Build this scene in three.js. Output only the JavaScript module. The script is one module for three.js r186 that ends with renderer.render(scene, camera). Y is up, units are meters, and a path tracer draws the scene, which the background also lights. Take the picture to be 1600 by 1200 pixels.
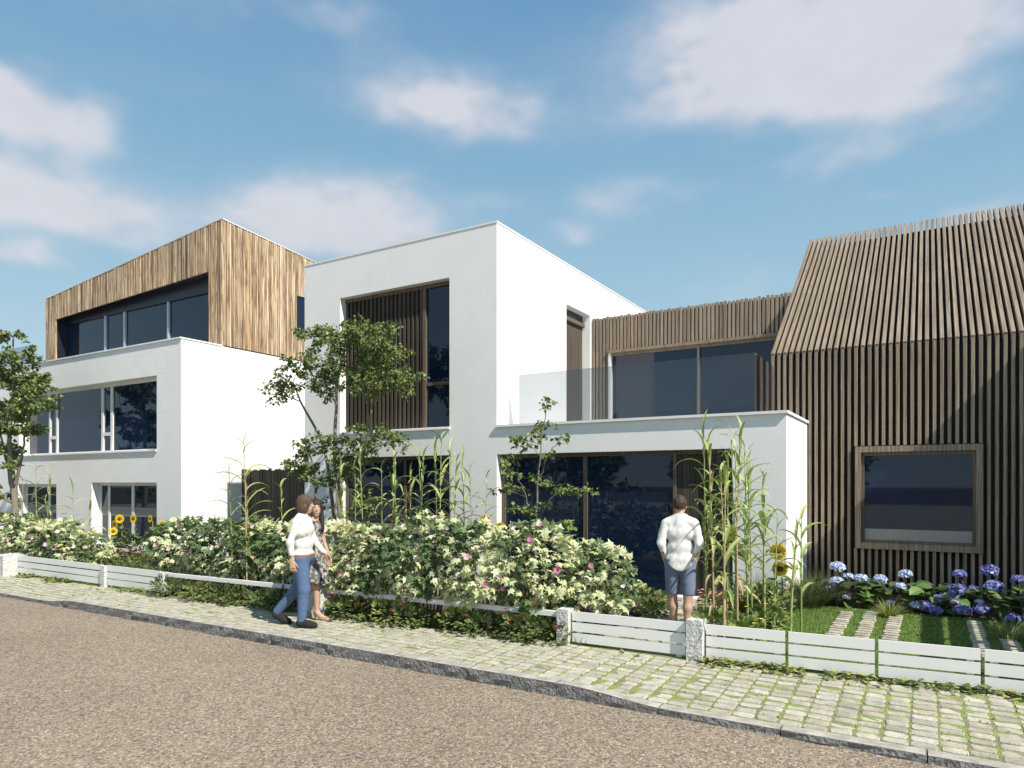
import * as THREE from 'three';
import { mergeGeometries } from 'three/addons/utils/BufferGeometryUtils.js';

// ---------------------------------------------------------------- camera, sky, sun, exposure
const scene = new THREE.Scene();
const camera = new THREE.PerspectiveCamera(58.29, 4 / 3, 0.1, 2000);
camera.position.set(0, 1.9, 0);
camera.rotation.y = THREE.MathUtils.degToRad(31.1);
camera.setViewOffset(1600, 1200, 0, -154, 1600, 1200);          // shifted lens: verticals stay vertical
const renderer = new THREE.WebGLRenderer({ antialias: true });
renderer.toneMapping = THREE.LinearToneMapping;
renderer.toneMappingExposure = 1.3;
renderer.shadowMap.enabled = true;

function hash3(x, y, z, s = 0) {
  let h = Math.imul(x | 0, 374761393) ^ Math.imul(y | 0, 668265263) ^ Math.imul(z | 0, 2147483647 - 1013) ^ Math.imul(s | 0, 1274126177);
  h = Math.imul(h ^ (h >>> 13), 1274126177); h ^= h >>> 16; h = Math.imul(h, 2246822519); h ^= h >>> 13;
  return (h >>> 0) / 4294967296;
}
const sm = (t) => t * t * (3 - 2 * t), mix = (a, b, t) => a + (b - a) * t, clamp = (x, a = 0, b = 1) => Math.min(b, Math.max(a, x));
const sstep = (a, b, x) => sm(clamp((x - a) / (b - a)));
function n3(x, y, z, s = 0) {
  const i = Math.floor(x), j = Math.floor(y), k = Math.floor(z), u = sm(x - i), v = sm(y - j), w = sm(z - k);
  const L = (c) => mix(mix(hash3(i, j, c, s), hash3(i + 1, j, c, s), u), mix(hash3(i, j + 1, c, s), hash3(i + 1, j + 1, c, s), u), v);
  return mix(L(k), L(k + 1), w);
}
function fbm3(x, y, z, o, s = 0) { let a = 0.5, t = 0, n = 0; for (let i = 0; i < o; i++) { t += a * n3(x, y, z, s + i); n += a; a *= 0.5; x *= 2.03; y *= 2.03; z *= 2.03; } return t / n; }

const SUN = new THREE.Vector3(1, 1.07, 0.30).normalize();
{ // clear sky with soft broken cloud; each entry: azimuth, elevation, half widths in degrees, density
  const CLOUDS = [[-11.6, 30.6, 8, 3.2, .95], [-2, 29.6, 6.9, 3, 1], [-3.2, 27.1, 3.3, 1.9, .6], [-16, 29.2, 3.5, 1.9, .5], [-65.6, 23.5, 3.1, 1.8, .9], [-67.4, 24.7, 2.4, 1.2, .7], [-63.4, 18.4, 5.7, 1.8, .85],
    [-67, 18.1, 2.8, 1.6, .6], [-44.7, 20.3, 6.3, 2.3, .95], [-50.1, 19.5, 3.8, 1.3, .6], [-43.2, 22.4, 3.1, 1.6, .4], [-39, 28.9, 4.4, 1.8, .75], [-34.8, 28.4, 3.7, 1.6, .35], [-43.7, 33.5, 4.8, 1.6, .42],
    [-51.5, 32.8, 4.7, 1.2, .25], [-22.6, 22.4, 4.4, 1.5, .42], [-26.3, 19.8, 2, .7, .45], [-5.3, 23.1, 4.7, 1.2, .35], [-28.4, 28.1, 6.4, 1.7, .25], [3.1, 17.7, 2.7, .8, .6], [-12.1, 15.2, 4.3, 1.2, .35],
    [-65.6, 15, 1.5, .3, .45], [-2, 20.2, 1.6, .4, .25], [3.4, 24.8, 2.9, 1.3, .25], [-33.2, 22, 3.2, 1.1, .25], [-37.5, 18.6, 6.3, 1.2, .35]];
  const W = 2048, Hh = 1024, data = new Float32Array(W * Hh * 4);
  const grad = [[0, .52, .70, .80], [8, .44, .66, .79], [15, .33, .56, .72], [24, .225, .45, .65], [35, .145, .335, .565], [55, .10, .25, .48], [90, .075, .20, .42]];
  for (let j = 0; j < Hh; j++) {
    const el = (j + 0.5) / Hh * 180 - 90, cy = Math.sin(el * Math.PI / 180), cr = Math.cos(el * Math.PI / 180);
    let g = grad[0].slice(1);
    if (el > 0) for (let q = 1; q < grad.length; q++) if (el <= grad[q][0]) { const t = (el - grad[q - 1][0]) / (grad[q][0] - grad[q - 1][0]); g = [1, 2, 3].map((c) => mix(grad[q - 1][c], grad[q][c], t)); break; }
    for (let i = 0; i < W; i++) {
      const o = (j * W + i) * 4; let r = g[0], gg = g[1], b = g[2];
      if (el > -2) {
        const ph = ((i + 0.5) / W - 0.5) * 2 * Math.PI, dx = Math.cos(ph) * cr, dz = Math.sin(ph) * cr;
        const az = Math.atan2(dx, -dz) * 180 / Math.PI;
        const w1 = fbm3(dx * 9, cy * 14, dz * 9, 4, 11) - .5, w2 = fbm3(dx * 9, cy * 14, dz * 9, 4, 37) - .5;
        const tex = fbm3(dx * 26, cy * 46, dz * 26, 6, 71);
        let dn = 0;
        if (az > -85 && az < 22) { const A = az + w1 * 7, E = el + w2 * 3.4; for (const c of CLOUDS) { const p = (A - c[0]) / c[2], q = (E - c[1]) / c[3], d2 = p * p + q * q; if (d2 < 7) dn += c[4] * Math.exp(-d2 * .68); } dn += .17 * sstep(.42, .75, fbm3(dx * 5 + 3, cy * 17, dz * 5, 4, 131)); dn = .42 * sstep(0, 1.1, dn) + .58 * sstep(.12, .95, dn * (.2 + 1.6 * tex)); }
        const out = Math.max(sstep(-74, -88, az), sstep(10, 24, az), sstep(36, 44, el));
        if (out > 0 && el > 4) { const k = 1 / (cy + .12), f = fbm3(dx * k * 1.7 + 5, dz * k * 1.7, 3.3, 5, 5); dn = Math.max(dn, out * .85 * sstep(.52, .72, f) * sstep(4, 14, el)); }
        dn = Math.min(.96, dn);
        const s = .92 + .12 * tex;
        r = mix(r, .640 * s, dn); gg = mix(gg, .705 * s, dn); b = mix(b, .785 * s, dn);
      }
      data[o] = r * .825; data[o + 1] = gg * .77; data[o + 2] = b * .757; data[o + 3] = 1;
    }
  }
  const sky = new THREE.DataTexture(data, W, Hh, THREE.RGBAFormat, THREE.FloatType);
  sky.mapping = THREE.EquirectangularReflectionMapping; sky.magFilter = sky.minFilter = THREE.LinearFilter; sky.needsUpdate = true;
  scene.background = sky; scene.environment = sky;
}
const sun = new THREE.DirectionalLight(new THREE.Color().setRGB(1, 0.93, 0.81), 4.8);
sun.position.copy(SUN).multiplyScalar(60).add(new THREE.Vector3(-8, 0, -9)); sun.target.position.set(-8, 0, -9);
sun.castShadow = true; sun.shadow.radius = 1; sun.shadow.mapSize.set(4096, 4096);
Object.assign(sun.shadow.camera, { left: -30, right: 30, top: 30, bottom: -30, near: 1, far: 140 });
scene.add(sun, sun.target);

// ---------------------------------------------------------------- helpers
let seed = 12345;
const R = (a = 1, b) => { seed = (seed + 0x6d2b79f5) | 0; let t = Math.imul(seed ^ (seed >>> 15), 1 | seed); t = (t + Math.imul(t ^ (t >>> 7), 61 | t)) ^ t; const r = ((t ^ (t >>> 14)) >>> 0) / 4294967296; return b === undefined ? r * a : a + r * (b - a); };
const pick = (a) => a[Math.floor(R() * a.length)];
const V = (x, y, z) => new THREE.Vector3(x, y, z);
const counts = {};
function numbered(n) { const k = counts[n] = (counts[n] ?? -1) + 1; return k ? n + '_' + String(k).padStart(3, '0') : n; }
function tag(o, label, category, group, kind) { o.userData.label = label; if (category) o.userData.category = category; if (group) o.userData.group = group; if (kind) o.userData.kind = kind; return o; }
function thing(name, label, category, group, pos = [0, 0, 0], turn = 0) { const g = new THREE.Group(); g.name = numbered(name); g.position.set(...pos); g.rotation.y = turn; scene.add(g); return tag(g, label, category, group); }
function part(name, geo, mat, parent) { const m = new THREE.Mesh(geo, mat); m.name = name; m.castShadow = m.receiveShadow = true; if (parent) parent.add(m); else { m.name = numbered(name); scene.add(m); } return m; }
function struct(name, geo, mat, label) { const m = part(name, geo, mat); m.userData.kind = 'structure'; m.userData.label = label; return m; }
// uv in metres from the dominant normal; 'up' axis of the texture follows y (or z on flat faces)
function muv(g, ou = 0, ov = 0) {
  if (g.index) g = g.toNonIndexed();
  const p = g.attributes.position, n = g.attributes.normal, uv = new Float32Array(p.count * 2);
  for (let i = 0; i < p.count; i++) {
    const x = p.getX(i), y = p.getY(i), z = p.getZ(i), ax = Math.abs(n.getX(i)), ay = Math.abs(n.getY(i)), az = Math.abs(n.getZ(i));
    let u, v; if (ay > ax && ay > az) { u = x; v = z; } else if (ax > az) { u = z; v = y; } else { u = x; v = y; }
    uv[2 * i] = u + ou; uv[2 * i + 1] = v + ov;
  }
  g.setAttribute('uv', new THREE.BufferAttribute(uv, 2)); return g;
}
function bx(x0, x1, y0, y1, z0, z1, ou = 0, ov = 0) { const g = new THREE.BoxGeometry(x1 - x0, y1 - y0, z1 - z0); g.translate((x0 + x1) / 2, (y0 + y1) / 2, (z0 + z1) / 2); return muv(g, ou, ov); }
// upright prism over a profile of [x, z] points, base at y = 0; top(x, z) may slope its upper end
function prismG(pr, h, ou = 0, ov = 0, top) {
  let ar = 0; pr.forEach((p, i) => { const q = pr[(i + 1) % pr.length]; ar += p[0] * q[1] - q[0] * p[1]; }); if (ar > 0) pr = pr.slice().reverse();
  const P = [], t = (...q) => q.forEach((v) => P.push(...v)), lo = pr.map(([x, z]) => [x, 0, z]), hi = pr.map(([x, z]) => [x, top ? top(x, z) : h, z]), n = pr.length;
  for (let i = 0; i < n; i++) { const k = (i + 1) % n; t(lo[i], lo[k], hi[k]); t(lo[i], hi[k], hi[i]); }
  for (let i = 1; i < n - 1; i++) { t(hi[0], hi[i], hi[i + 1]); t(lo[0], lo[i + 1], lo[i]); }
  const g = new THREE.BufferGeometry(); g.setAttribute('position', new THREE.Float32BufferAttribute(P, 3)); g.computeVertexNormals(); return muv(g, ou, ov);
}
// a chamfered slat, base at y = 0, centred in x, back at z = 0, front at z = d
const slatG = (w, h, d, ou = 0, ov = 0, c = .006) => prismG([[-w / 2, 0], [w / 2, 0], [w / 2, d - c], [w / 2 - c, d], [-w / 2 + c, d], [-w / 2, d - c]], h, ou, ov);
// wall in the xy plane with holes [x0,x1,y0,y1], from z0 to z0 + t
function wallG(pts, holes, z0, t) {
  const s = new THREE.Shape(pts.map((p) => new THREE.Vector2(...p)));
  for (const [a, b, c, d] of holes) { const h = new THREE.Path(); h.moveTo(a, c); h.lineTo(a, d); h.lineTo(b, d); h.lineTo(b, c); h.closePath(); s.holes.push(h); }
  const g = new THREE.ExtrudeGeometry(s, { depth: t, bevelEnabled: false }); g.translate(0, 0, z0); return muv(g);
}
// wall in the zy plane (pts and holes in z, y), from x0 to x0 + t
function wallX(pts, holes, x0, t) { const g = wallG(pts.map(([z, y]) => [-z, y]), holes.map(([a, b, c, d]) => [-b, -a, c, d]), 0, t); g.rotateY(Math.PI / 2); g.translate(x0, 0, 0); return muv(g); }
function merge(list) { return mergeGeometries(list.map((g) => { g = g.index ? g.toNonIndexed() : g; for (const k of Object.keys(g.attributes)) if (!['position', 'normal', 'uv', 'color'].includes(k)) g.deleteAttribute(k); return g; })); }
function tubeG(pts, radii, seg = 6) { // tapered tube through points
  const P = [], idx = [], up = V(0.31, 0.12, 0.94).normalize();
  pts.forEach((p, i) => {
    const t = (pts[Math.min(i + 1, pts.length - 1)].clone().sub(pts[Math.max(i - 1, 0)])).normalize(), a = t.clone().cross(up).normalize(), b = t.clone().cross(a).normalize();
    for (let k = 0; k < seg; k++) { const f = k / seg * 2 * Math.PI, q = p.clone().addScaledVector(a, Math.cos(f) * radii[i]).addScaledVector(b, Math.sin(f) * radii[i]); P.push(q.x, q.y, q.z); }
  });
  for (let i = 0; i < pts.length - 1; i++) for (let k = 0; k < seg; k++) { const a = i * seg + k, b = i * seg + (k + 1) % seg; idx.push(a, a + seg, b, b, a + seg, b + seg); }
  const g = new THREE.BufferGeometry(); g.setAttribute('position', new THREE.Float32BufferAttribute(P, 3)); g.setIndex(idx); g.computeVertexNormals(); const h = g.toNonIndexed(); return muv(h);
}

// ---------------------------------------------------------------- textures
function tn(x, y, px, py, s) { // tiling value noise on a lattice of px by py cells, x and y in 0..1
  x *= px; y *= py; const i = Math.floor(x), j = Math.floor(y), u = sm(x - i), v = sm(y - j), m = (a, n) => ((a % n) + n) % n;
  const i0 = m(i, px), i1 = m(i + 1, px), j0 = m(j, py), j1 = m(j + 1, py);
  return mix(mix(hash3(i0, j0, 0, s), hash3(i1, j0, 0, s), u), mix(hash3(i0, j1, 0, s), hash3(i1, j1, 0, s), u), v);
}
function tf(x, y, px, py, o, s) { let a = .5, t = 0, n = 0; for (let i = 0; i < o; i++) { t += a * tn(x, y, px, py, s + i); n += a; a *= .55; px *= 2; py *= 2; } return t / n; }
const toS = (c) => { c = clamp(c); return 255 * (c < .0031308 ? c * 12.92 : 1.055 * Math.pow(c, 1 / 2.4) - .055); };
function tex(w, h, metresX, metresY, fn, colour = true) {
  const d = new Uint8Array(w * h * 4);
  for (let j = 0; j < h; j++) for (let i = 0; i < w; i++) { const v = fn((i + .5) / w, (j + .5) / h), o = (j * w + i) * 4; for (let k = 0; k < 3; k++) d[o + k] = colour ? toS(v[k]) : clamp(v) * 255; d[o + 3] = 255; }
  const t = new THREE.DataTexture(d, w, h); t.wrapS = t.wrapT = THREE.RepeatWrapping; t.repeat.set(1 / metresX, 1 / metresY); t.magFilter = THREE.LinearFilter; t.minFilter = THREE.LinearMipmapLinearFilter; t.generateMipmaps = true;
  if (colour) t.colorSpace = THREE.SRGBColorSpace; t.needsUpdate = true; return t;
}
const lin = (r, g, b) => new THREE.Color().setRGB(r, g, b);
const std = (o) => new THREE.MeshStandardMaterial(o);
const grainOf = (x, y, s) => { // long fibres with knots
  const w = (tf(x, y, 4, 3, 3, s + 50) - .5) * .05, f = tf(x + w, y, 48, 3, 4, s), fine = tn(x + w, y, 220, 10, s + 9), k = tf(x, y, 10, 8, 2, s + 70);
  return [f, fine, k];
};
const woodTex = (s, c, dark, amt) => tex(512, 1024, 1, 2.5, (x, y) => { const [f, fine, k] = grainOf(x, y, s); let t = clamp(.5 + (f - .5) * 2.2 * amt + (fine - .5) * .9 * amt); if (k > .74) t *= 1 - (k - .74) * 2.5; return c.map((q, i) => mix(dark[i], q, t)); });
const woodBump = tex(512, 1024, 1, 2.5, (x, y) => { const [f, fine] = grainOf(x, y, 3); return .5 * f + .5 * fine; }, false);
const T = {
  brown: woodTex(3, [.43, .35, .265], [.20, .155, .112], .8),
  warm: woodTex(21, [.75, .585, .40], [.16, .095, .055], 1.1),
  plaster: tex(512, 512, 2, 2, (x, y) => { const f = tf(x, y, 6, 6, 5, 5), a = .86 + (f - .5) * .06; return [a, a * .995, a * .98]; }),
  plasterBump: tex(512, 512, .9, .9, (x, y) => .6 * tn(x, y, 110, 110, 7) + .4 * tf(x, y, 40, 40, 2, 17), false),
  granite: tex(512, 512, .6, .6, (x, y) => { const f = tn(x, y, 120, 120, 4), q = tf(x, y, 20, 20, 3, 14), a = mix(.42, .82, f * .6 + q * .4) * (tn(x, y, 150, 150, 8) > .86 ? .5 : 1); return [a, a * .99, a * .97]; }),
  granBump: tex(512, 512, .6, .6, (x, y) => tf(x, y, 24, 24, 4, 31), false),
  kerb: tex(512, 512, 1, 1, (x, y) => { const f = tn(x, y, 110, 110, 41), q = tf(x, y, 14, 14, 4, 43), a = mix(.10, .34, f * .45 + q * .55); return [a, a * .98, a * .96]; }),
  paver: tex(512, 512, 1.3, 1.3, (x, y) => { const f = tf(x, y, 14, 14, 4, 61), q = tn(x, y, 210, 210, 63), a = mix(.29, .53, clamp(.5 + (f - .5) * 1.5 + (q - .5) * .45)); return [a, a * .94, a * .77]; }),
  soil: tex(512, 512, 1.2, 1.2, (x, y) => { const f = tf(x, y, 12, 12, 4, 81), q = tn(x, y, 130, 130, 83), m = sstep(.40, .58, f); return [mix(.21, .22, m), mix(.20, .28, m), mix(.12, .075, m)].map((c) => c * (.6 + .8 * q)); }),
  lawn: tex(512, 512, 1.6, 1.6, (x, y) => { const f = tf(x, y, 8, 8, 4, 91), q = tn(x, y, 200, 200, 93); return [.10, .165, .032].map((c, i) => c * (.55 + .9 * q) * (.8 + .4 * f)); }),
  earth: tex(512, 512, 1.4, 1.4, (x, y) => { const f = tf(x, y, 10, 10, 4, 101), q = tn(x, y, 160, 160, 103), a = .5 + .5 * f + .5 * q; return [.075 * a, .06 * a, .04 * a]; }),
};
{ // road: pressed coarse aggregate, stones of about 2 cm
  const N = 200, S = 2048, tones = [[.31, .24, .165], [.27, .205, .14], [.35, .285, .21], [.20, .16, .125], [.43, .37, .29], [.125, .12, .12], [.29, .23, .165], [.25, .205, .155], [.33, .26, .18]];
  const ht = new Float32Array(S * S), cd = new Uint8Array(S * S * 4), bd = new Uint8Array(S * S * 4);
  for (let j = 0; j < S; j++) for (let i = 0; i < S; i++) {
    const x = i / S * N, y = j / S * N, ci = Math.floor(x), cj = Math.floor(y); let d1 = 9, d2 = 9, id = 0;
    for (let b = -1; b <= 1; b++) for (let a = -1; a <= 1; a++) { const qi = (ci + a + N) % N, qj = (cj + b + N) % N, dx = ci + a + hash3(qi, qj, 1, 5) - x, dy = cj + b + hash3(qi, qj, 2, 5) - y, d = dx * dx * (.6 + hash3(qi, qj, 5, 5)) + dy * dy * 1.2; if (d < d1) { d2 = d1; d1 = d; id = qi * N + qj; } else if (d < d2) d2 = d; }
    const e = Math.sqrt(d2) - Math.sqrt(d1), c = tones[Math.floor(hash3(id, 7, 7, 9) * tones.length)], g = .8 + .4 * hash3(i, j, 3, 3), k = e < .10 ? .55 + 4.5 * e : 1, o = (j * S + i) * 4;
    for (let q = 0; q < 3; q++) cd[o + q] = toS(c[q] * 1.15 * g * k); cd[o + 3] = bd[o + 3] = 255;
    const h = clamp(sstep(0, .35, e) * (.45 + .55 * hash3(id, 3, 1, 1))) * 255; bd[o] = bd[o + 1] = bd[o + 2] = h;
  }
  const mk = (d, col) => { const t = new THREE.DataTexture(d, S, S); t.wrapS = t.wrapT = THREE.RepeatWrapping; t.repeat.set(1 / 3.5, 1 / 3.5); t.magFilter = THREE.LinearFilter; t.minFilter = THREE.LinearMipmapLinearFilter; t.generateMipmaps = true; if (col) t.colorSpace = THREE.SRGBColorSpace; t.needsUpdate = true; return t; };
  T.road = mk(cd, true); T.roadBump = mk(bd, false);
}
const M = {
  white: std({ map: T.plaster, roughness: .9, bumpMap: T.plasterBump, bumpScale: .0012 }),
  rough: std({ map: T.plaster, roughness: .95, bumpMap: T.plasterBump, bumpScale: .010 }),
  coping: std({ color: lin(.80, .80, .79), roughness: .7 }),
  whitePaint: std({ color: lin(.78, .78, .77), roughness: .55 }),
  slat: [.82, .74, .90, .86].map((k) => std({ map: T.brown, color: lin(k, k * .99, k * .98), roughness: .85, bumpMap: woodBump, bumpScale: .002 })),
  darkBoard: [.20, .16, .25].map((k) => std({ map: T.brown, color: lin(k, k, k), roughness: .85, bumpMap: woodBump, bumpScale: .002 })),
  warm: [[1, 1, 1], [.78, .74, .70], [1.1, 1.08, 1.05], [.62, .56, .50], [.9, .93, .95], [1, .9, .8]].map((c) => std({ map: T.warm, color: lin(...c), roughness: .8, bumpMap: woodBump, bumpScale: .002 })),
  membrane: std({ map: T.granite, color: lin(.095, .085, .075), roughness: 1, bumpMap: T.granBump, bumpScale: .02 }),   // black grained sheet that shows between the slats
  frameDark: std({ map: T.brown, color: lin(.42, .4, .38), roughness: .7 }),
  frameBrown: std({ map: T.brown, color: lin(.8, .78, .76), roughness: .8, bumpMap: woodBump, bumpScale: .001 }),
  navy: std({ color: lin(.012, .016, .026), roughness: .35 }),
  pane: new THREE.MeshPhysicalMaterial({ color: lin(.006, .016, .042), roughness: .025, ior: 1.52 }),
  band: std({ color: lin(.30, .285, .265), roughness: .6 }),  // pale tone for the horizon reflection painted across the panes
  rail: new THREE.MeshPhysicalMaterial({ color: lin(.72, .74, .77), roughness: .02, transmission: 1, thickness: 0, ior: 1.55 }),
  granite: std({ map: T.granite, roughness: .9, bumpMap: T.granBump, bumpScale: .02 }),
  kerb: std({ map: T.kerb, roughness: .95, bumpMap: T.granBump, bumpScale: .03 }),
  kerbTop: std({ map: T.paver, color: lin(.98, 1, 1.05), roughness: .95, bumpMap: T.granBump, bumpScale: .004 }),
  paver: [[1, 1, 1], [.86, .86, .84], [1.1, 1.1, 1.12], [.93, .9, .86]].map((c) => std({ map: T.paver, color: lin(...c), roughness: .95, bumpMap: T.granBump, bumpScale: .006 })),
  soil: std({ map: T.soil, roughness: 1 }), lawn: std({ map: T.lawn, roughness: 1 }), earth: std({ map: T.earth, roughness: 1 }),
  road: std({ map: T.road, roughness: .92, bumpMap: T.roadBump, bumpScale: .006, vertexColors: true }),
};

// ---------------------------------------------------------------- ground, road, kerb, pavement
const ROAD = -0.12, KZ = -5.78;
const dropK = (x) => -.07 * Math.max(sstep(-2.9, -1.9, x), sstep(-11.6, -12.6, x));           // dropped kerbs at the two drives
const fx = [-40, -11, -7.6, -3.67, -2.13, .43, 4], fz = [-6.94, -6.98, -7.13, -7.3, -7.37, -7.58, -7.82];
const zF = (x) => { for (let i = 1; i < fx.length; i++) if (x <= fx[i]) return mix(fz[i - 1], fz[i], clamp((x - fx[i - 1]) / (fx[i] - fx[i - 1]))); return fz[fx.length - 1]; };
const yP = (x, z) => dropK(x) * clamp((z + 7.2) / (KZ + 7.2));
function sheet(x0, x1, z0, z1, nx, nz, y, uvScale = 1, col) {
  const g = new THREE.PlaneGeometry(x1 - x0, z1 - z0, nx, nz); g.rotateX(-Math.PI / 2); g.translate((x0 + x1) / 2, 0, (z0 + z1) / 2);
  const p = g.attributes.position, uv = g.attributes.uv, c = new Float32Array(p.count * 3);
  for (let i = 0; i < p.count; i++) { p.setY(i, typeof y === 'function' ? y(p.getX(i), p.getZ(i)) : y); uv.setXY(i, p.getX(i) * uvScale, p.getZ(i) * uvScale); if (col) { const q = col(p.getX(i), p.getZ(i)); c[3 * i] = q[0]; c[3 * i + 1] = q[1]; c[3 * i + 2] = q[2]; } }
  if (col) g.setAttribute('color', new THREE.BufferAttribute(c, 3)); g.computeVertexNormals(); return g;
}
struct('ground', sheet(-300, 300, -300, 300, 4, 4, -.2), M.earth, 'bare earth stretching away behind the houses');
struct('road', sheet(-60, 30, KZ - .03, 3.2, 180, 18, ROAD, 1, (x, z) => { const f = .86 + .28 * fbm3(x * .9, 0, z * .9, 3, 3); return [f, f * .995, f * .985]; }), M.road, 'brown and grey pressed aggregate road surface');
struct('pavement_bed', sheet(-60, 12, -8.0, KZ - .1, 240, 8, (x, z) => yP(x, z) - .005), M.soil, 'mossy soil bed between the pavement stones');
struct('garden_ground', sheet(-60, 12, -22, -7.05, 60, 30, (x, z) => -.02 + (z < -7.9 ? .0 : 0)), M.earth, 'dark planted soil of the front gardens');
struct('far_pavement', bx(-60, 30, -.3, -.0, 3.2, 5.4), M.paver[0], 'stone pavement on the other side of the road');
struct('added_bounce_paving', bx(-60, 30, -.3, .01, 5.42, 40), M.paver[1], 'added unseen paving across the road, pale to bounce light onto the house fronts');  // added out of view; pale so it throws light back at the fronts

{ // kerb: rock-faced granite stones
  const kerb = new THREE.Group(); kerb.name = 'kerb'; tag(kerb, 'grey rock faced granite kerb along the road edge', null, null, 'structure'); scene.add(kerb);
  for (let x = -40, k = 0; x < 3; x += 1, k++) {
    const nx = 10, g = new THREE.BoxGeometry(.992, 1, .13, nx, 4, 1), p = g.attributes.position;
    for (let i = 0; i < p.count; i++) {
      const X = x + .5 + p.getX(i), t = p.getY(i) + .5, top = yP(X, KZ) + .004; let Z = KZ - .065 + p.getZ(i);
      p.setX(i, X); p.setY(i, mix(ROAD - .1, top, t));
      if (p.getZ(i) > 0) { Z += (fbm3(X * 9, t * 4 + k, 2, 3, 5) - .5) * .05 * (t > .9 ? .35 : 1); }
      p.setZ(i, Z);
    }
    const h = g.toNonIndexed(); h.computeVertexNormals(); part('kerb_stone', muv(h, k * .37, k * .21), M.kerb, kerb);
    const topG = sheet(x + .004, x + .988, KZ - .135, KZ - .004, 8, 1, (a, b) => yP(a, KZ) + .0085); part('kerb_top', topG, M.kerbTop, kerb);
  }
}
// a tumbled stone: eight-sided top, chamfer and sides
function stoneG(w, d, h, bev, jit) {
  const ring = (ins, y) => { const o = []; const a = w / 2 - ins, b = d / 2 - ins, c = .018 + ins * .4; for (const [x, z] of [[-a + c, -b], [a - c, -b], [a, -b + c], [a, b - c], [a - c, b], [-a + c, b], [-a, b - c], [-a, -b + c]]) o.push([x, y, z]); return o; };
  const j = Array.from({ length: 8 }, () => [R(-jit, jit), R(-jit, jit)]), sh = (r) => r.map((q, i) => [q[0] + j[i][0], q[1], q[2] + j[i][1]]);
  const A = sh(ring(0, -h)), B = sh(ring(0, -bev)), C = sh(ring(bev, 0)).map((q) => [q[0], R(-.003, .002), q[2]]), P = [], t = (...q) => q.forEach((v) => P.push(...v));
  for (let i = 0; i < 8; i++) { const k = (i + 1) % 8; t(A[i], B[i], B[k]); t(A[i], B[k], A[k]); t(B[i], C[i], C[k]); t(B[i], C[k], B[k]); }
  for (let i = 1; i < 7; i++) t(C[0], C[i + 1], C[i]);
  const g = new THREE.BufferGeometry(); g.setAttribute('position', new THREE.Float32BufferAttribute(P, 3)); g.computeVertexNormals(); return muv(g, R(1), R(1));
}
const jointSpots = [];
{ // pavement setts: columns .1875 m wide, stones .124 m long
  const pav = new THREE.Group(); pav.name = 'pavement'; tag(pav, 'pale stone setts of the pavement with mossy joints', null, null, 'structure'); scene.add(pav);
  const variants = Array.from({ length: 10 }, () => stoneG(.167, .107, .05, .005, .009)), full = Array.from({ length: 6 }, () => stoneG(.179, .117, .05, .004, .003));
  const list = [];
  for (let c = -190; c < 12; c++) {
    const x = c * .1875 - .02, plain = ((c % 4) + 4) % 4 === 0, off = plain ? 0 : hash3(c, 1, 1, 1) * .06;
    for (let r = 0; r < 13; r++) { const z = KZ - .20 - r * .1245 - off * .4; if (z < zF(x) + .02) break; list.push([x, z, plain, Math.hypot(x, z)]); if (x > -14) jointSpots.push([x, z]); }
  }
  list.sort((a, b) => a[3] - b[3]);
  const rest = [];
  list.forEach(([x, z, plain], i) => {
    const g = plain ? pick(full) : pick(variants), y = yP(x, z) + R(-.004, .004), ry = (R() < .5 ? 0 : Math.PI) + R(-.03, .03);
    if (i < 300) { const m = part('paving_stone', g, pick(M.paver), pav); m.position.set(x, y, z); m.rotation.y = ry; m.rotation.x = R(-.012, .012); } else { const q = g.clone(); q.rotateY(ry); q.translate(x, y, z); rest.push(q); }
  });
  const far = part('paving_stones', merge(rest), M.paver[0], pav); far.userData.kind = 'stuff';
}

// ---------------------------------------------------------------- houses
const ZF = -11.14;
// an upright run of slats on the front (facing +z): spots of [x, y0, y1] sharing geometries by length
function slatRun(parent, spots, w, d, z, mats, name = 'slat') {
  const cache = {};
  for (const [x, y0, y1] of spots) {
    const L = Math.round((y1 - y0) * 100) / 100, key = L + '_' + Math.floor(R(3)); cache[key] ??= slatG(w, L, d, R(3), R(3));
    const m = part(name, cache[key], pick(mats), parent); m.position.set(x, y0, z); m.rotation.z = R(-.0012, .0012);
  }
}
function bars(parent, name, list, mat) { for (const b of list) part(name, bx(...b), mat, parent); }

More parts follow.
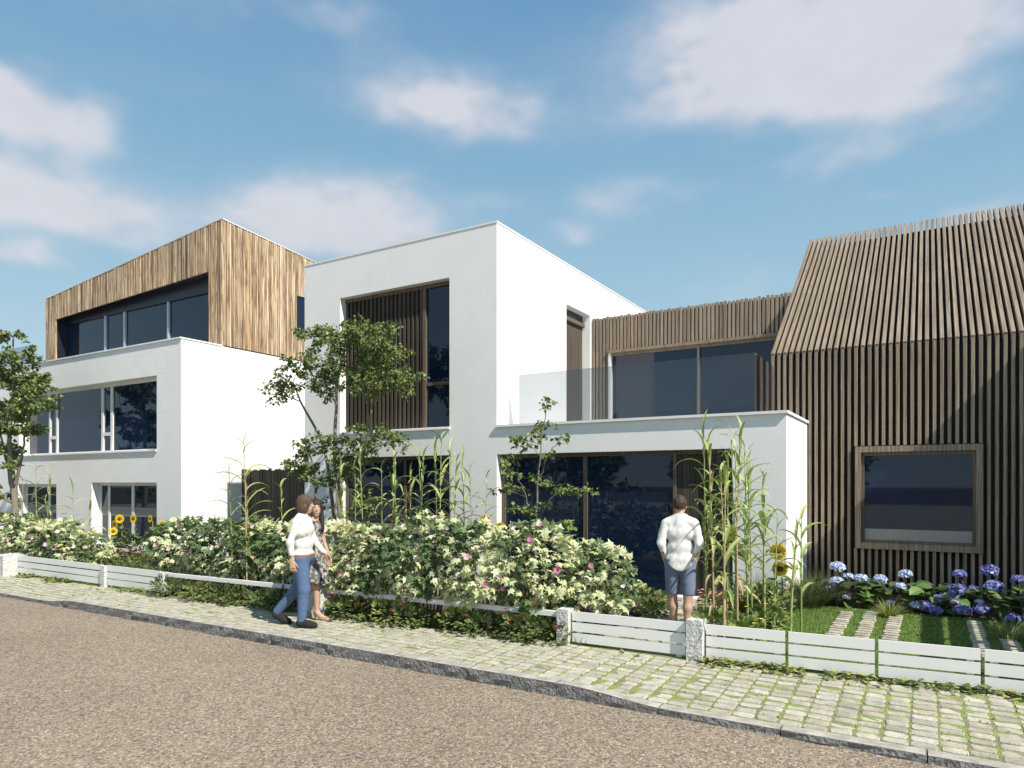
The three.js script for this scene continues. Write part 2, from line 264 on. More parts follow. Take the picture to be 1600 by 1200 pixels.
{ // white house: two-storey block with a lower front room, balcony on its roof
  const h = thing('white_house', 'white rendered two storey house with flat roof, recessed dark windows and a balcony', 'house');
  const x0 = -12.31, x1 = -7.06, t = .3, top = 6.88;
  const holesF = [[-11.19, -8.18, 3.0, 6.0], [-11.19, -8.18, .06, 2.45]];
  const wall = part('wall', merge([
    wallG([[x0, -.1], [x1, -.1], [x1, top], [x0, top]], holesF, ZF - t, t),
    wallX([[-19.4, -.1], [ZF - t - .001, -.1], [ZF - t - .001, top], [-19.4, top]], [[-15.40, -14.11, 2.98, 5.98]], x1 - t, t),
    bx(x0, x0 + t, -.1, top, -19.4, ZF - t - .001), bx(x0 + t + .001, x1 - t - .001, -.1, top, -19.4, -19.1), bx(x0 + t + .001, x1 - t - .001, top - .3, top - .02, -19.1, ZF - t - .001),
    bx(x0 + t + .001, x1 - t - .001, 2.5, 2.9, -19.1, ZF - t - .001),
  ]), M.white, h);
  part('coping', merge([bx(x0 - .012, x1 + .012, top + .001, top + .035, ZF - .33, ZF + .012), bx(x1 - .33, x1 + .012, top + .001, top + .035, -19.4, ZF - .331), bx(x0 - .012, x0 + .33, top + .001, top + .035, -19.4, ZF - .331)]), M.coping, h);
  // front room under the balcony
  const bt = 2.955, br = -1.84;
  part('front_room_wall', merge([
    wallG([[x1 + .001, 2.44], [-2.64, 2.44], [-2.64, -.1], [br, -.1], [br, bt], [x1 + .001, bt]], [], ZF - t, t - .0005),
    bx(br - t, br, -.1, bt, -13.26, ZF - t - .001),
  ]), M.white, h);
  part('balcony_floor', bx(x1 + .002, br - t - .002, 2.5, 2.72, -15.4, ZF - t - .002), M.coping, h);
  part('parapet_coping', merge([bx(x1 + .002, br + .03, bt + .001, bt + .045, ZF - .34, ZF + .055), bx(br - .34, br + .03, bt + .001, bt + .045, -13.265, ZF - .3405)]), M.coping, h);
  bars(h, 'sill', [[-11.19, -8.16, 2.965, 3.0, ZF + .001, ZF + .05], [-11.189, -8.181, 3.001, 3.02, ZF - .2, ZF + .0005]], M.coping);
  // upper window: slatted screen on the left, pane on the right
  const zr = ZF - .17;
  const w1 = new THREE.Group(); w1.name = 'window'; h.add(w1); w1.userData.label = 'tall upper window with slatted timber screen';
  part('backing', bx(-11.188, -8.981, 3.02, 5.998, zr - .12, zr - .05), M.darkBoard[0], w1);
  slatRun(w1, Array.from({ length: 19 }, (_, i) => [-11.13 + i * .1165, 3.021, 5.92]), .062, .05, zr - .05, M.darkBoard);
  bars(w1, 'frame', [[-11.188, -8.182, 5.921, 5.998, zr - .05, zr + .012], [-8.98, -8.90, 3.021, 5.92, zr - .06, zr + .02], [-8.899, -8.182, 3.90, 3.97, zr - .05, zr], [-8.899, -8.182, 3.021, 3.05, zr - .05, zr]], M.frameDark);
  bars(w1, 'pane', [[-8.92, -8.182, 3.051, 3.899, zr - .045, zr - .03], [-8.92, -8.182, 3.971, 5.92, zr - .045, zr - .03]], M.pane);
  // lower window
  const w2 = new THREE.Group(); w2.name = 'window'; h.add(w2); w2.userData.label = 'wide ground floor window behind tall canes';
  bars(w2, 'frame', [[-11.188, -8.182, 2.38, 2.448, zr - .05, zr], [-11.188, -11.12, .061, 2.379, zr - .05, zr], [-8.24, -8.182, .061, 2.379, zr - .05, zr], [-9.50, -9.44, .061, 2.379, zr - .05, zr], [-11.119, -8.241, .061, .12, zr - .05, zr]], M.frameDark);
  for (const [a, b] of [[-11.119, -9.501], [-9.439, -8.241]]) { const p = part('pane', bx(a, b, .12, 2.379, zr - .04, zr - .025), M.pane, w2); part('painted_reflection', bx(a, b, .82, 1.02, zr - .0245, zr - .021), M.band, p); }  // pale strip on each pane: a painted reflection of bright ground
  // garden room glazing and timber door
  const w3 = new THREE.Group(); w3.name = 'window'; h.add(w3); w3.userData.label = 'wide glazing of the front room under the balcony';
  bars(w3, 'frame', [[-7.04, -2.642, 2.37, 2.438, zr - .06, zr], [-7.058, -6.97, 0, 2.369, zr - .06, zr], [-5.32, -5.24, 0, 2.369, zr - .05, zr + .005], [-3.66, -3.60, 0, 2.369, zr - .05, zr + .005], [-6.969, -5.321, 0, .06, zr - .05, zr], [-5.239, -3.661, 0, .06, zr - .05, zr]], M.frameDark);
  for (const [a, b] of [[-6.969, -5.321], [-5.239, -3.661]]) { const p = part('pane', bx(a, b, .061, 2.369, zr - .04, zr - .025), M.pane, w3); }
  const dr = new THREE.Group(); dr.name = 'door'; h.add(dr); dr.userData.label = 'dark vertical boarded timber door';
  part('backing', bx(-3.599, -2.642, 0, 2.369, zr - .1, zr - .05), M.darkBoard[0], dr);
  for (let i = 0; i < 9; i++) { const m = part('board', slatG(.101, 2.36, .04, R(3), R(3), .004), pick(M.darkBoard), dr); m.position.set(-3.545 + i * .1055, 0, zr - .05); }
  part('doorstep', bx(-3.6, -2.66, -.05, .03, zr + .03, ZF + .12), M.coping, h);
  // side opening towards the balcony
  const w4 = new THREE.Group(); w4.name = 'window'; h.add(w4); w4.userData.label = 'deep recessed side window above the balcony';
  part('side_panel', bx(-7.30, -7.27, 2.981, 5.7, -15.398, -14.112), M.darkBoard[2], w4);
  part('frame', bx(-7.31, -7.20, 5.701, 5.79, -15.398, -14.112), M.frameDark, w4);
  part('pane', bx(-7.29, -7.27, 5.791, 5.979, -15.398, -14.112), M.pane, w4);
  // balcony balustrade
  const bal = new THREE.Group(); bal.name = 'balustrade'; h.add(bal); bal.userData.label = 'frameless glass balustrade of the balcony';
  for (const [a, b] of [[-6.78, -5.44], [-5.43, -4.10], [-4.09, -2.372]]) part('glass_panel', bx(a, b, 2.80, 3.99, -11.512, -11.5), M.rail, bal);
  part('glass_panel', bx(-2.384, -2.372, 2.80, 3.99, -13.22, -11.513), M.rail, bal);
}
{ // dark slatted house with steep roof, and the link that joins it to the white one
  const h = thing('slatted_house', 'dark brown slatted timber house with steep slatted roof and a large framed window', 'house');
  const xa = -2.46, xb = 3.3, zd = -13.28, ey = 4.23, ry = 7.74, rz = -18.13;
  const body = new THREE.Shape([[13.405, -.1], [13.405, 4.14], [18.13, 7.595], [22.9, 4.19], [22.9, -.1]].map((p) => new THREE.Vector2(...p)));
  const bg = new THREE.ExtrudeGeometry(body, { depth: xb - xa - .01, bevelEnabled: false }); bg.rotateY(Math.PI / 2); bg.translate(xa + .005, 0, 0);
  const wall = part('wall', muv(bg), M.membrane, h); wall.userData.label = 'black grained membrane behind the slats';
  const front = [], roof = [], sp = .1055, W = .052, WR = .061;
  for (let i = 0; i < 49; i++) {
    const x = xa + W / 2 + i * sp;
    if (x > -1.09 && x < .78) { front.push([x, .06, .765], [x, 2.535, ey]); } else front.push([x, .06, ey]);
  }
  slatRun(h, front, W, .125, zd - .125, M.slat);
  const len = Math.hypot(ry - ey, rz - zd) + .16, ang = Math.atan2(-(rz - zd), ry - ey), rg = Array.from({ length: 5 }, () => slatG(WR, len, .125, R(3), R(3)));
  for (let i = 0; i < 49; i++) { const m = part('roof_slat', pick(rg), pick(M.slat), h); m.position.set(xa + W / 2 + i * sp, ey - .063, zd - .08); m.rotation.x = -ang; }
  const w = new THREE.Group(); w.name = 'window'; h.add(w); w.userData.label = 'large square window in a projecting timber frame';
  bars(w, 'frame', [[-1.07, .76, 2.42, 2.52, zd - .14, zd + .05], [-1.07, .76, .77, .87, zd - .14, zd + .05], [-1.07, -.98, .8705, 2.4195, zd - .14, zd + .05], [.67, .76, .8705, 2.4195, zd - .14, zd + .05]], M.frameBrown);
  bars(w, 'inner_frame', [[-.979, .669, 2.36, 2.419, zd - .055, zd - .01], [-.979, .669, .871, .92, zd - .055, zd - .01], [-.979, -.93, .921, 2.359, zd - .055, zd - .01], [.62, .669, .921, 2.359, zd - .055, zd - .01]], M.frameDark);
  const p = part('pane', bx(-.929, .619, .921, 2.359, zd - .05, zd - .04), M.pane, w); part('painted_reflection', bx(-.928, .618, .922, 1.11, zd - .0395, zd - .036), M.band, p);  // strip low on the pane is a reflection put in as colour
  // link
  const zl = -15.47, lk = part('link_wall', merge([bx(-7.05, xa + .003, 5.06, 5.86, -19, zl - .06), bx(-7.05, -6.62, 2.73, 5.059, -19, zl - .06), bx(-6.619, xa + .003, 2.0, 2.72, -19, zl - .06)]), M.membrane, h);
  slatRun(lk, Array.from({ length: 51 }, (_, i) => [-7.0 + i * .0905, 5.09, 5.89 + R(.035)]), .066, .06, zl - .06, M.slat.slice(1, 3), 'board');
  slatRun(lk, Array.from({ length: 5 }, (_, i) => [-7.0 + i * .0905, 2.75, 5.085]), .066, .06, zl - .06, M.slat.slice(1, 3), 'board');
  const g = new THREE.Group(); g.name = 'window'; h.add(g); g.userData.label = 'long glazing behind the balcony glass';
  bars(g, 'frame', [[-6.6, xa + .002, 5.02, 5.085, zl - .12, zl + .05], [-4.47, -4.41, 2.73, 5.019, zl - .14, zl - .05], [-6.54, xa + .002, 4.96, 5.019, zl - .14, zl - .07]], M.frameBrown);
  bars(g, 'post', [[-6.598, -6.541, 2.73, 5.019, zl - .14, zl + .03]], M.whitePaint);
  bars(g, 'pane', [[-6.54, -4.471, 2.73, 4.959, zl - .12, zl - .1], [-4.409, xa - .01, 2.73, 4.959, zl - .12, zl - .1]], M.pane);
}
{ // left house: white rendered lower storeys, timber box on top
  const h = thing('timber_topped_house', 'white rendered house with a warm brown timber box as its top storey', 'house');
  const x0 = -31, x1 = -17.0, t = .34, top = 5.735;
  const W1 = [-25.85, -18.1, 2.8, 4.84], D1 = [-21.41, -18.1, .06, 1.9], D2 = [-25.94, -23.45, .06, 1.85];
  part('wall', merge([wallG([[x0, -.1], [x1, -.1], [x1, top], [x0, top]], [W1, D1, D2], ZF - t, t), bx(x0, x0 + t, -.1, top, -21, ZF - t - .001), bx(x0, x1 - t - .001, -.1, top, -21.3, -21.001)]), M.rough, h);
  part('side_wall', merge([bx(x1 - t, x1, -.1, top, -21.3, ZF - t - .001), bx(x0 + t + .001, x1 - t - .001, 5.2, 5.5, -21, ZF - t - .001), bx(x0 + t + .001, x1 - t - .001, 2.1, 2.5, -21, ZF - t - .001)]), M.white, h);
  part('coping', merge([bx(x0, x1 + .02, top + .001, top + .04, ZF - .37, ZF + .04), bx(x1 - .37, x1 + .02, top + .001, top + .04, -12.37, ZF - .3705)]), M.coping, h);
  bars(h, 'sill', [[-25.85, -18.08, 2.76, 2.799, ZF + .001, ZF + .05]], M.coping);
  const zr = ZF - .24;
  function glazed(label, [a, b, c, d], uprights, bands, fw = .09) {
    const w = new THREE.Group(); w.name = 'window'; h.add(w); w.userData.label = label;
    bars(w, 'frame', [[a + .002, b - .002, d - fw, d - .002, zr - .06, zr], [a + .002, b - .002, c + .002, c + fw * .6, zr - .06, zr], [a + .002, a + fw, c + fw * .6 + .001, d - fw - .001, zr - .06, zr], [b - fw * .4, b - .002, c + fw * .6 + .001, d - fw - .001, zr - .06, zr]], M.whitePaint);
    const xs = [a + fw]; for (const [u0, u1] of uprights) { part('upright', bx(u0, u1, c + fw * .6 + .001, d - fw - .001, zr - .06, zr + .004), M.whitePaint, w); xs.push(u0, u1); } xs.push(b - fw * .4);
    for (let i = 0; i < xs.length; i += 2) { const p = part('pane', bx(xs[i], xs[i + 1], c + fw * .6, d - fw, zr - .045, zr - .03), M.pane, w); if (bands) part('painted_reflection', bx(xs[i] + .001, xs[i + 1] - .001, ...bands, zr - .0295, zr - .026), M.band, p); }  // optional strip paints a bright horizon reflection on the glass
    return w;
  }
  const wu = glazed('wide first floor window with white casements', W1, [[-24.42, -24.32], [-23.98, -23.88], [-21.32, -21.2], [-20.82, -20.70]]);
  bars(wu, 'transom', [[-21.199, -20.821, 3.30, 3.40, zr - .06, zr + .003], [-24.319, -23.981, 3.30, 3.40, zr - .06, zr + .003]], M.whitePaint);
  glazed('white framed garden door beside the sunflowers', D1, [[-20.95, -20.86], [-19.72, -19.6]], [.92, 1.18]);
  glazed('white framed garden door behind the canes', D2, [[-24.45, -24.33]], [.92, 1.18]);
  // timber box
  const bxr = -17.02, bxl = -26.81, zw = -12.4, roofY = (x, z) => 9.33 + .0928 * (x + 17) + .085 * (z + 12.4);
  const oy = (x) => 7.95 + .0387 * (x + 17.63);
  const core = new THREE.BufferGeometry();
  const box8 = (a, b, y0, z0, z1) => prismG([[a, z0], [b, z0], [b, z1], [a, z1]], 1, 0, 0, (x, z) => roofY(x, z) - .03 - y0).translate(0, y0, 0);
  const bk = part('timber_box', merge([
    prismG([[bxl + .05, -13.62], [bxr - .05, -13.62], [bxr - .05, -20.5], [bxl + .05, -20.5]], 1, 0, 0, (x, z) => roofY(x, z) - .03 - 5.5).translate(0, 5.5, 0),
    prismG([[bxl + .05, -13.619], [-17.68, -13.619], [-17.68, zw - .045], [bxl + .05, zw - .045]], 1, 0, 0, (x, z) => roofY(x, z) - .03 - 7.95).translate(0, 7.95, 0),
    prismG([[-17.679, -13.619], [bxr - .05, -13.619], [bxr - .05, zw - .045], [-17.679, zw - .045]], 1, 0, 0, (x, z) => roofY(x, z) - .03 - 5.5).translate(0, 5.5, 0),
    prismG([[bxl + .05, -13.619], [-26.2, -13.619], [-26.2, zw - .045], [bxl + .05, zw - .045]], 1, 0, 0, (x, z) => 2.3).translate(0, 5.5, 0),
  ]), M.navy, h);
  const g6 = (w) => w;
  for (let x = bxl; x < bxr - .02;) { // front boards
    const w = Math.min(R(.05, .095), bxr - x), xc = x + w / 2, yb = xc > -26.15 && xc < -17.63 ? oy(xc) : 5.70, d = .04 + R(.022);
    const m = part('board', slatG(w - .008, roofY(xc, zw) - yb, d, R(5), R(5), .004), pick(M.warm), bk); m.position.set(xc, yb, zw - .045); x += w;
  }
  for (let z = zw - .002; z > -17.6;) { // side boards
    const w = R(.05, .095), zc = z - w / 2, d = .04 + R(.022), runs = zc < -15.08 && zc > -15.75 ? [[5.78, 6.47], [7.8, roofY(bxr, zc)]] : [[5.78, roofY(bxr, zc)]];
    for (const [y0, y1] of runs) { const m = part('board', slatG(w - .008, y1 - y0, d, R(5), R(5), .004), pick(M.warm), bk); m.rotation.y = Math.PI / 2; m.position.set(bxr - .049, y0, zc); }
    z -= w;
  }
  part('side_pane', bx(bxr - .05, bxr - .035, 6.471, 7.799, -15.8, -15.08), M.pane, h);
  const rim = (x0, z0, x1, z1) => tubeG([V(x0, roofY(x0, z0) + .012, z0), V(x1, roofY(x1, z1) + .012, z1)], [.02, .02], 4);
  part('roof_edge', merge([rim(bxl - .01, zw + .0, bxr + .02, zw + .0), rim(bxr + .01, zw, bxr + .01, -17.6)]), M.whitePaint, h);
  const lw = new THREE.Group(); lw.name = 'window'; h.add(lw); lw.userData.label = 'long shaded loggia window under the timber box';
  bars(lw, 'post', [[-23.72, -23.64], [-22.58, -22.5], [-20.18, -20.1], [-18.06, -17.96]].map(([a, b]) => [a, b, 5.74, 7.5, -12.85, -12.75]), std({ color: lin(.38, .43, .50), roughness: .4 }));
  bars(lw, 'pane', [[-26.19, -23.721], [-23.639, -22.581], [-22.499, -20.181], [-20.099, -18.061], [-17.959, -17.69]].map(([a, b]) => [a, b, 5.74, 7.5, -12.83, -12.81]), M.pane);
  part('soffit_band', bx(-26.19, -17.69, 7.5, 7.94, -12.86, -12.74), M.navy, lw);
  const tr = new THREE.Group(); tr.name = 'balustrade'; h.add(tr); tr.userData.label = 'glass balustrade of the roof terrace';
  for (const [a, b] of [[-30.9, -28.52], [-28.5, -26.1]]) part('glass_panel', bx(a, b, 5.6, 6.62, -11.712, -11.7), M.rail, tr);
}
{ // neighbouring wing on the right whose shade falls on the slatted house
  const h = thing('neighbour_house', 'white rendered neighbouring house wing to the right of the slatted house', 'house');
  part('wall', bx(3.35, 9, -.1, 6.16, -20, -11.2), M.white, h); part('coping', bx(3.33, 9, 6.161, 6.2, -20, -11.18), M.coping, h);
  const w = new THREE.Group(); w.name = 'window'; h.add(w);
  bars(w, 'frame', [[4.5, 6.5, 2.6, 2.7, -11.199, -11.15], [4.5, 6.5, .9, 1.0, -11.199, -11.15], [4.5, 4.6, 1.001, 2.599, -11.199, -11.15], [6.4, 6.5, 1.001, 2.599, -11.199, -11.15]], M.whitePaint); part('pane', bx(4.601, 6.399, 1.001, 2.599, -11.199, -11.18), M.pane, w);
  const s = thing('boundary_screen', 'white horizontal board screen at the side of the lawn', 'fence');
  for (let i = 0; i < 6; i++) { const m = part('board', bx(1.72, 1.75, .06 + i * .325, .06 + i * .325 + .235, -11.1, -7.75), M.whitePaint, s); }
  for (const z of [-11.0, -9.4, -7.9]) part('post', bx(1.751, 1.84, 0, 2.0, z - .05, z + .05), M.whitePaint, s);
}
{ // dark board fence between the two white houses
  const f = thing('board_fence', 'dark brown upright board fence closing the gap between the white houses', 'fence', null, [0, 0, -13.05]);
  for (let i = 0; i < 36; i++) { const m = part('board', slatG(.118, 2.24 + R(.06), .025, R(3), R(3), .003), pick(M.darkBoard), f); m.position.set(-16.92 + i * .128, 0, R(.02)); }
  part('rail', bx(-16.98, -12.35, .5, .6, -.05, -.005), M.frameDark, f); part('rail', bx(-16.98, -12.35, 1.7, 1.8, -.05, -.005), M.frameDark, f);
}

// ---------------------------------------------------------------- low garden fence
{
  const postG = (w, h) => { const g = new THREE.BoxGeometry(w, h, w, 5, 8, 5), p = g.attributes.position; for (let i = 0; i < p.count; i++) { const x = p.getX(i), y = p.getY(i), z = p.getZ(i), n = (fbm3(x * 22 + w, y * 22, z * 22, 2, 3) - .5) * .018; p.setXYZ(i, x * (1 + n * 3), y + h / 2 + (y > h / 2 - .01 ? n : 0), z * (1 + n * 3)); } const q = g.toNonIndexed(); q.computeVertexNormals(); return muv(q, R(1), R(1)); };
  function granite(x, w, h, label) { const m = part('granite_post', postG(w, h), M.granite); m.position.set(x, -.03, zF(x)); tag(m, label, 'post', 'granite fence posts'); return m; }
  granite(-3.67, .15, .44, 'rough granite post between the tall hedge and the low white gate');
  granite(-2.13, .17, .46, 'rough granite post beside the tall canes, at the end of the low white gate');
  granite(-7.55, .26, .42, 'rough granite post behind the woman in the floral dress');
  granite(-11.13, .13, .40, 'rough granite post where the low white fence meets the middle hedge');
  granite(-12.93, .13, .40, 'rough granite post joining the two left panels of the low white fence');
  granite(-16.5, .55, .42, 'broad granite pier beside the far hedge');
  function panel(xa, xb, label, group, name = 'low_fence') {
    const za = zF(xa), zb = zF(xb), L = Math.hypot(xb - xa, zb - za), g = thing(name, label, 'fence', group, [xa, 0, za], -Math.atan2(zb - za, xb - xa));
    for (let i = 0; i < 3; i++) { const b = part('board', bx(.006, L - .006, 0, .104, -.012, .012, R(2), R(2)), M.whitePaint, g); b.position.y = .03 + i * .1255; b.rotation.z = R(-.002, .002); }
    for (const x of [.08, L - .08]) part('stake', bx(x - .03, x + .03, -.05, .37, -.05, -.013), M.whitePaint, g);
    return g;
  }
  panel(-3.58, -2.24, 'low white gate of three horizontal boards in front of the man in shorts', null, 'garden_gate');
  panel(-2.03, -1.235, 'short low white fence panel crossed by a cane stem beside the granite post', 'low white fence');
  panel(-1.215, -.43, 'low white three board fence panel in front of the lawn pavers', 'low white fence');
  panel(-.41, .42, 'low white three board fence panel in front of the shaded lawn', 'low white fence');
  panel(.44, 1.30, 'low white three board fence panel in front of the violet hydrangeas', 'low white fence');
  panel(-16.2, -13.01, 'long low white three board fence panel below the far hedge', 'low white fence');
  panel(-12.85, -11.21, 'low white three board fence panel beside the middle hedge', 'low white fence');
  function rail(xa, xb, z0, z1, y, label) { const L = Math.hypot(xb - xa, z1 - z0), g = thing('fence_rail', label, 'fence', 'white fence rails', [xa, 0, z0], -Math.atan2(z1 - z0, xb - xa)); part('rail', bx(0, L, y - .06, y, -.03, .03), M.whitePaint, g); for (let x = .3; x < L; x += 1.2) part('stake', bx(x - .03, x + .03, -.05, y - .061, -.025, .025), M.frameDark, g); }
  rail(-11.05, -7.7, zF(-11.05), zF(-7.7), .37, 'single white rail running under the dark middle hedge');
  rail(-7.4, -3.76, zF(-7.4), zF(-3.76), .37, 'single white rail half hidden by the pale flowering hedge');
  rail(-18.0, -11.3, -9.3, -9.9, .30, 'thin white rail in the garden below the sunflowers');
}

// ---------------------------------------------------------------- plants
class MB { // collects small coloured faces into one geometry
  constructor() { this.p = []; this.c = []; }
  add(tpl, m, col) { const e = m.elements; for (let i = 0; i < tpl.length; i += 3) { const x = tpl[i], y = tpl[i + 1], z = tpl[i + 2]; this.p.push(e[0] * x + e[4] * y + e[8] * z + e[12], e[1] * x + e[5] * y + e[9] * z + e[13], e[2] * x + e[6] * y + e[10] * z + e[14]); this.c.push(col[0], col[1], col[2]); } }
  geo() { const g = new THREE.BufferGeometry(); g.setAttribute('position', new THREE.Float32BufferAttribute(this.p, 3)); g.setAttribute('color', new THREE.Float32BufferAttribute(this.c, 3)); g.computeVertexNormals(); return g; }
}
const tplGeo = (t, k = 1) => { const g = new THREE.BufferGeometry(); g.setAttribute('position', new THREE.Float32BufferAttribute(Array.from(t, (v) => v * k), 3)); g.computeVertexNormals(); return g; };
// leaf templates: stalk end at the origin, length along +y, upper face towards +z
const fan = (pts) => { const o = []; for (let i = 1; i < pts.length - 1; i++) o.push(...pts[0], ...pts[i], ...pts[i + 1]); return o; };
const DIAMOND = [0, 0, 0, .36, .45, .10, 0, 1, -.05, 0, 0, 0, 0, 1, -.05, -.36, .45, .10];
const halfLeaf = (s) => [[0, 0, 0], [.24 * s, .18, .06], [.36 * s, .45, .07], [.24 * s, .76, .02], [0, 1, -.12]];
const OVAL = (() => { const o = [], mid = [[0, 0, 0], [0, .18, .0], [0, .45, -.01], [0, .76, -.05], [0, 1, -.12]]; for (const s of [1, -1]) { const h = halfLeaf(s); for (let i = 0; i < 4; i++) { o.push(...mid[i], ...h[i], ...h[i + 1]); o.push(...mid[i], ...h[i + 1], ...mid[i + 1]); } } return o; })();
const PALM = (() => { // five-lobed leaf
  const tips = [[-.46, .10], [-.56, .52], [0, 1], [.56, .52], [.46, .10]], notch = [[-.24, .36], [-.17, .62], [.17, .62], [.24, .36]], ring = [[0, 0, 0]];
  tips.forEach((t, i) => { ring.push([t[0] * .97, t[1], -.10]); if (notch[i]) ring.push([notch[i][0], notch[i][1], .02]); });
  const o = [], c = [0, .36, .06]; for (let i = 0; i < ring.length; i++) { const k = (i + 1) % ring.length; o.push(...c, ...ring[k], ...ring[i]); } return o;
})();
const ROUND = (() => { const r = Array.from({ length: 7 }, (_, i) => { const a = -Math.PI / 2 + i / 7 * Math.PI * 2; return [Math.cos(a) * .5, .5 + Math.sin(a) * .5, .04 * Math.cos(3 * a)]; }); return fan(r); })();
const q1 = new THREE.Quaternion(), v1 = V(), v2 = V(), v3 = V(), m1 = new THREE.Matrix4();
// matrix that lays a leaf with its tip along d and its face towards n
function leafM(pos, d, n, s, sx = 1) { const y = v1.copy(d).normalize(), x = v2.copy(y).cross(n); if (x.lengthSq() < 1e-6) x.set(1, 0, 0); x.normalize(); const z = v3.copy(x).cross(y); return m1.makeBasis(x.clone().multiplyScalar(s * sx), y.clone().multiplyScalar(s), z.clone().multiplyScalar(s)).setPosition(pos.x, pos.y, pos.z).clone(); }
const ball = () => { let x, y, z, q; do { x = R(-1, 1); y = R(-1, 1); z = R(-1, 1); q = x * x + y * y + z * z; } while (q > 1 || q < .01); const l = Math.sqrt(q); return V(x / l, y / l, z / l); };
const vary = (c, a = .25) => { const k = 1 + R(-a, a), h = R(-a, a) * .4; return [c[0] * k * (1 + h), c[1] * k, c[2] * k * (1 - h)]; };
const leafMat = (t = .3, extra = {}) => new THREE.MeshPhysicalMaterial({ vertexColors: true, roughness: .75, transmission: t, thickness: 0, ...extra });
const PM = {
  leaf: leafMat(.25), solid: std({ vertexColors: true, roughness: .8 }),
  bark: std({ map: T.granite, color: lin(.42, .37, .30), roughness: 1, bumpMap: T.granBump, bumpScale: .01 }),
  barkDark: std({ map: T.granite, color: lin(.22, .19, .15), roughness: 1 }),
  cane: [[.30, .36, .13], [.38, .40, .17], [.24, .31, .10]].map((c) => std({ color: lin(...c), roughness: .6 })),
  caneDry: std({ color: lin(.46, .34, .20), roughness: .8 }),
  caneLeaf: [[.36, .46, .13], [.44, .50, .19], [.28, .39, .10], [.50, .53, .21]].map((c) => new THREE.MeshPhysicalMaterial({ color: lin(...c), roughness: .55, transmission: .3, thickness: 0, side: THREE.DoubleSide })),
  dryLeaf: new THREE.MeshPhysicalMaterial({ color: lin(.50, .38, .22), roughness: .8, transmission: .2, thickness: 0 }),
  pale: [[.55, .58, .33], [.62, .62, .43], [.48, .54, .26]].map((c) => new THREE.MeshPhysicalMaterial({ color: lin(...c), roughness: .7, transmission: .2, thickness: 0 })),
  green: [[.09, .15, .045], [.12, .19, .06], [.06, .11, .035]].map((c) => new THREE.MeshPhysicalMaterial({ color: lin(...c), roughness: .65, transmission: .2, thickness: 0 })),
};
// --- trees
function tree(name, label, group, base, stems, clusters, opt) {
  const t = thing(name, label, 'tree', group, base), wood = [], twig = [], crown = new MB(), nodes = [];
  for (const [pts, r0, r1] of stems) {
    const c = new THREE.CatmullRomCurve3(pts.map((p) => V(...p))), N = 14, P = c.getPoints(N); P.forEach((p, i) => { if (i && i < N) p.add(V(R(-.02, .02), 0, R(-.02, .02))); });
    wood.push(tubeG(P, P.map((_, i) => mix(r0, r1, i / N)), 7)); P.forEach((p, i) => { if (i > 2) nodes.push([p, mix(r0, r1, i / N)]); });
  }
  for (const [x, y, z, r, dens = 1] of clusters) {
    const C = V(x, y, z); let best = null, bd = 1e9;
    for (const n of nodes) { const d = n[0].distanceTo(C) + (n[0].y > y - .1 ? 2.5 : 0); if (d < bd) { bd = d; best = n; } }
    const mid = best[0].clone().lerp(C, .55).add(V(R(-.06, .06), R(.0, .12), R(-.06, .06))), P = new THREE.QuadraticBezierCurve3(best[0], mid, C).getPoints(7);
    wood.push(tubeG(P, P.map((_, i) => mix(best[1] * .6, .006, i / 7)), 5));
    const nt = Math.round(opt.twigs * dens * (r / .5) ** 1.6);
    for (let k = 0; k < nt; k++) {
      const d = ball(); d.y = d.y * opt.flat + .12; const o = P[4 + Math.floor(R(4))], L = r * R(.55, 1.15), e = o.clone().addScaledVector(d, L).add(V(0, -L * .06, 0)), mm = o.clone().lerp(e, .5).add(V(0, L * .10, 0));
      const Q = new THREE.QuadraticBezierCurve3(o, mm, e).getPoints(4); twig.push(tubeG(Q, [.006, .005, .004, .003, .002], 3));
      const cv = new THREE.QuadraticBezierCurve3(o, mm, e), nl = Math.round(opt.leaves * L);
      for (let q = 0; q < nl; q++) {
        const p = cv.getPoint(.25 + .75 * Math.sqrt(R())).add(V(R(-1, 1) * .07, R(-1, 1) * .05, R(-1, 1) * .07)), dir = d.clone().multiplyScalar(.5).add(ball()).add(V(0, -.35, 0)), n = ball().multiplyScalar(.8).add(V(.1, .9, .1));
        crown.add(DIAMOND, leafM(p, dir, n, opt.size * R(.7, 1.3), 1.15), vary(pick(opt.cols), .28));
      }
    }
  }
  part('trunk', merge(wood), opt.bark ?? PM.bark, t); if (twig.length) part('twigs', merge(twig), PM.barkDark, t); part('crown', crown.geo(), PM.leaf, t);
  return t;
}
const TC = [[.15, .21, .045], [.10, .155, .035], [.22, .28, .065], [.13, .18, .04]];
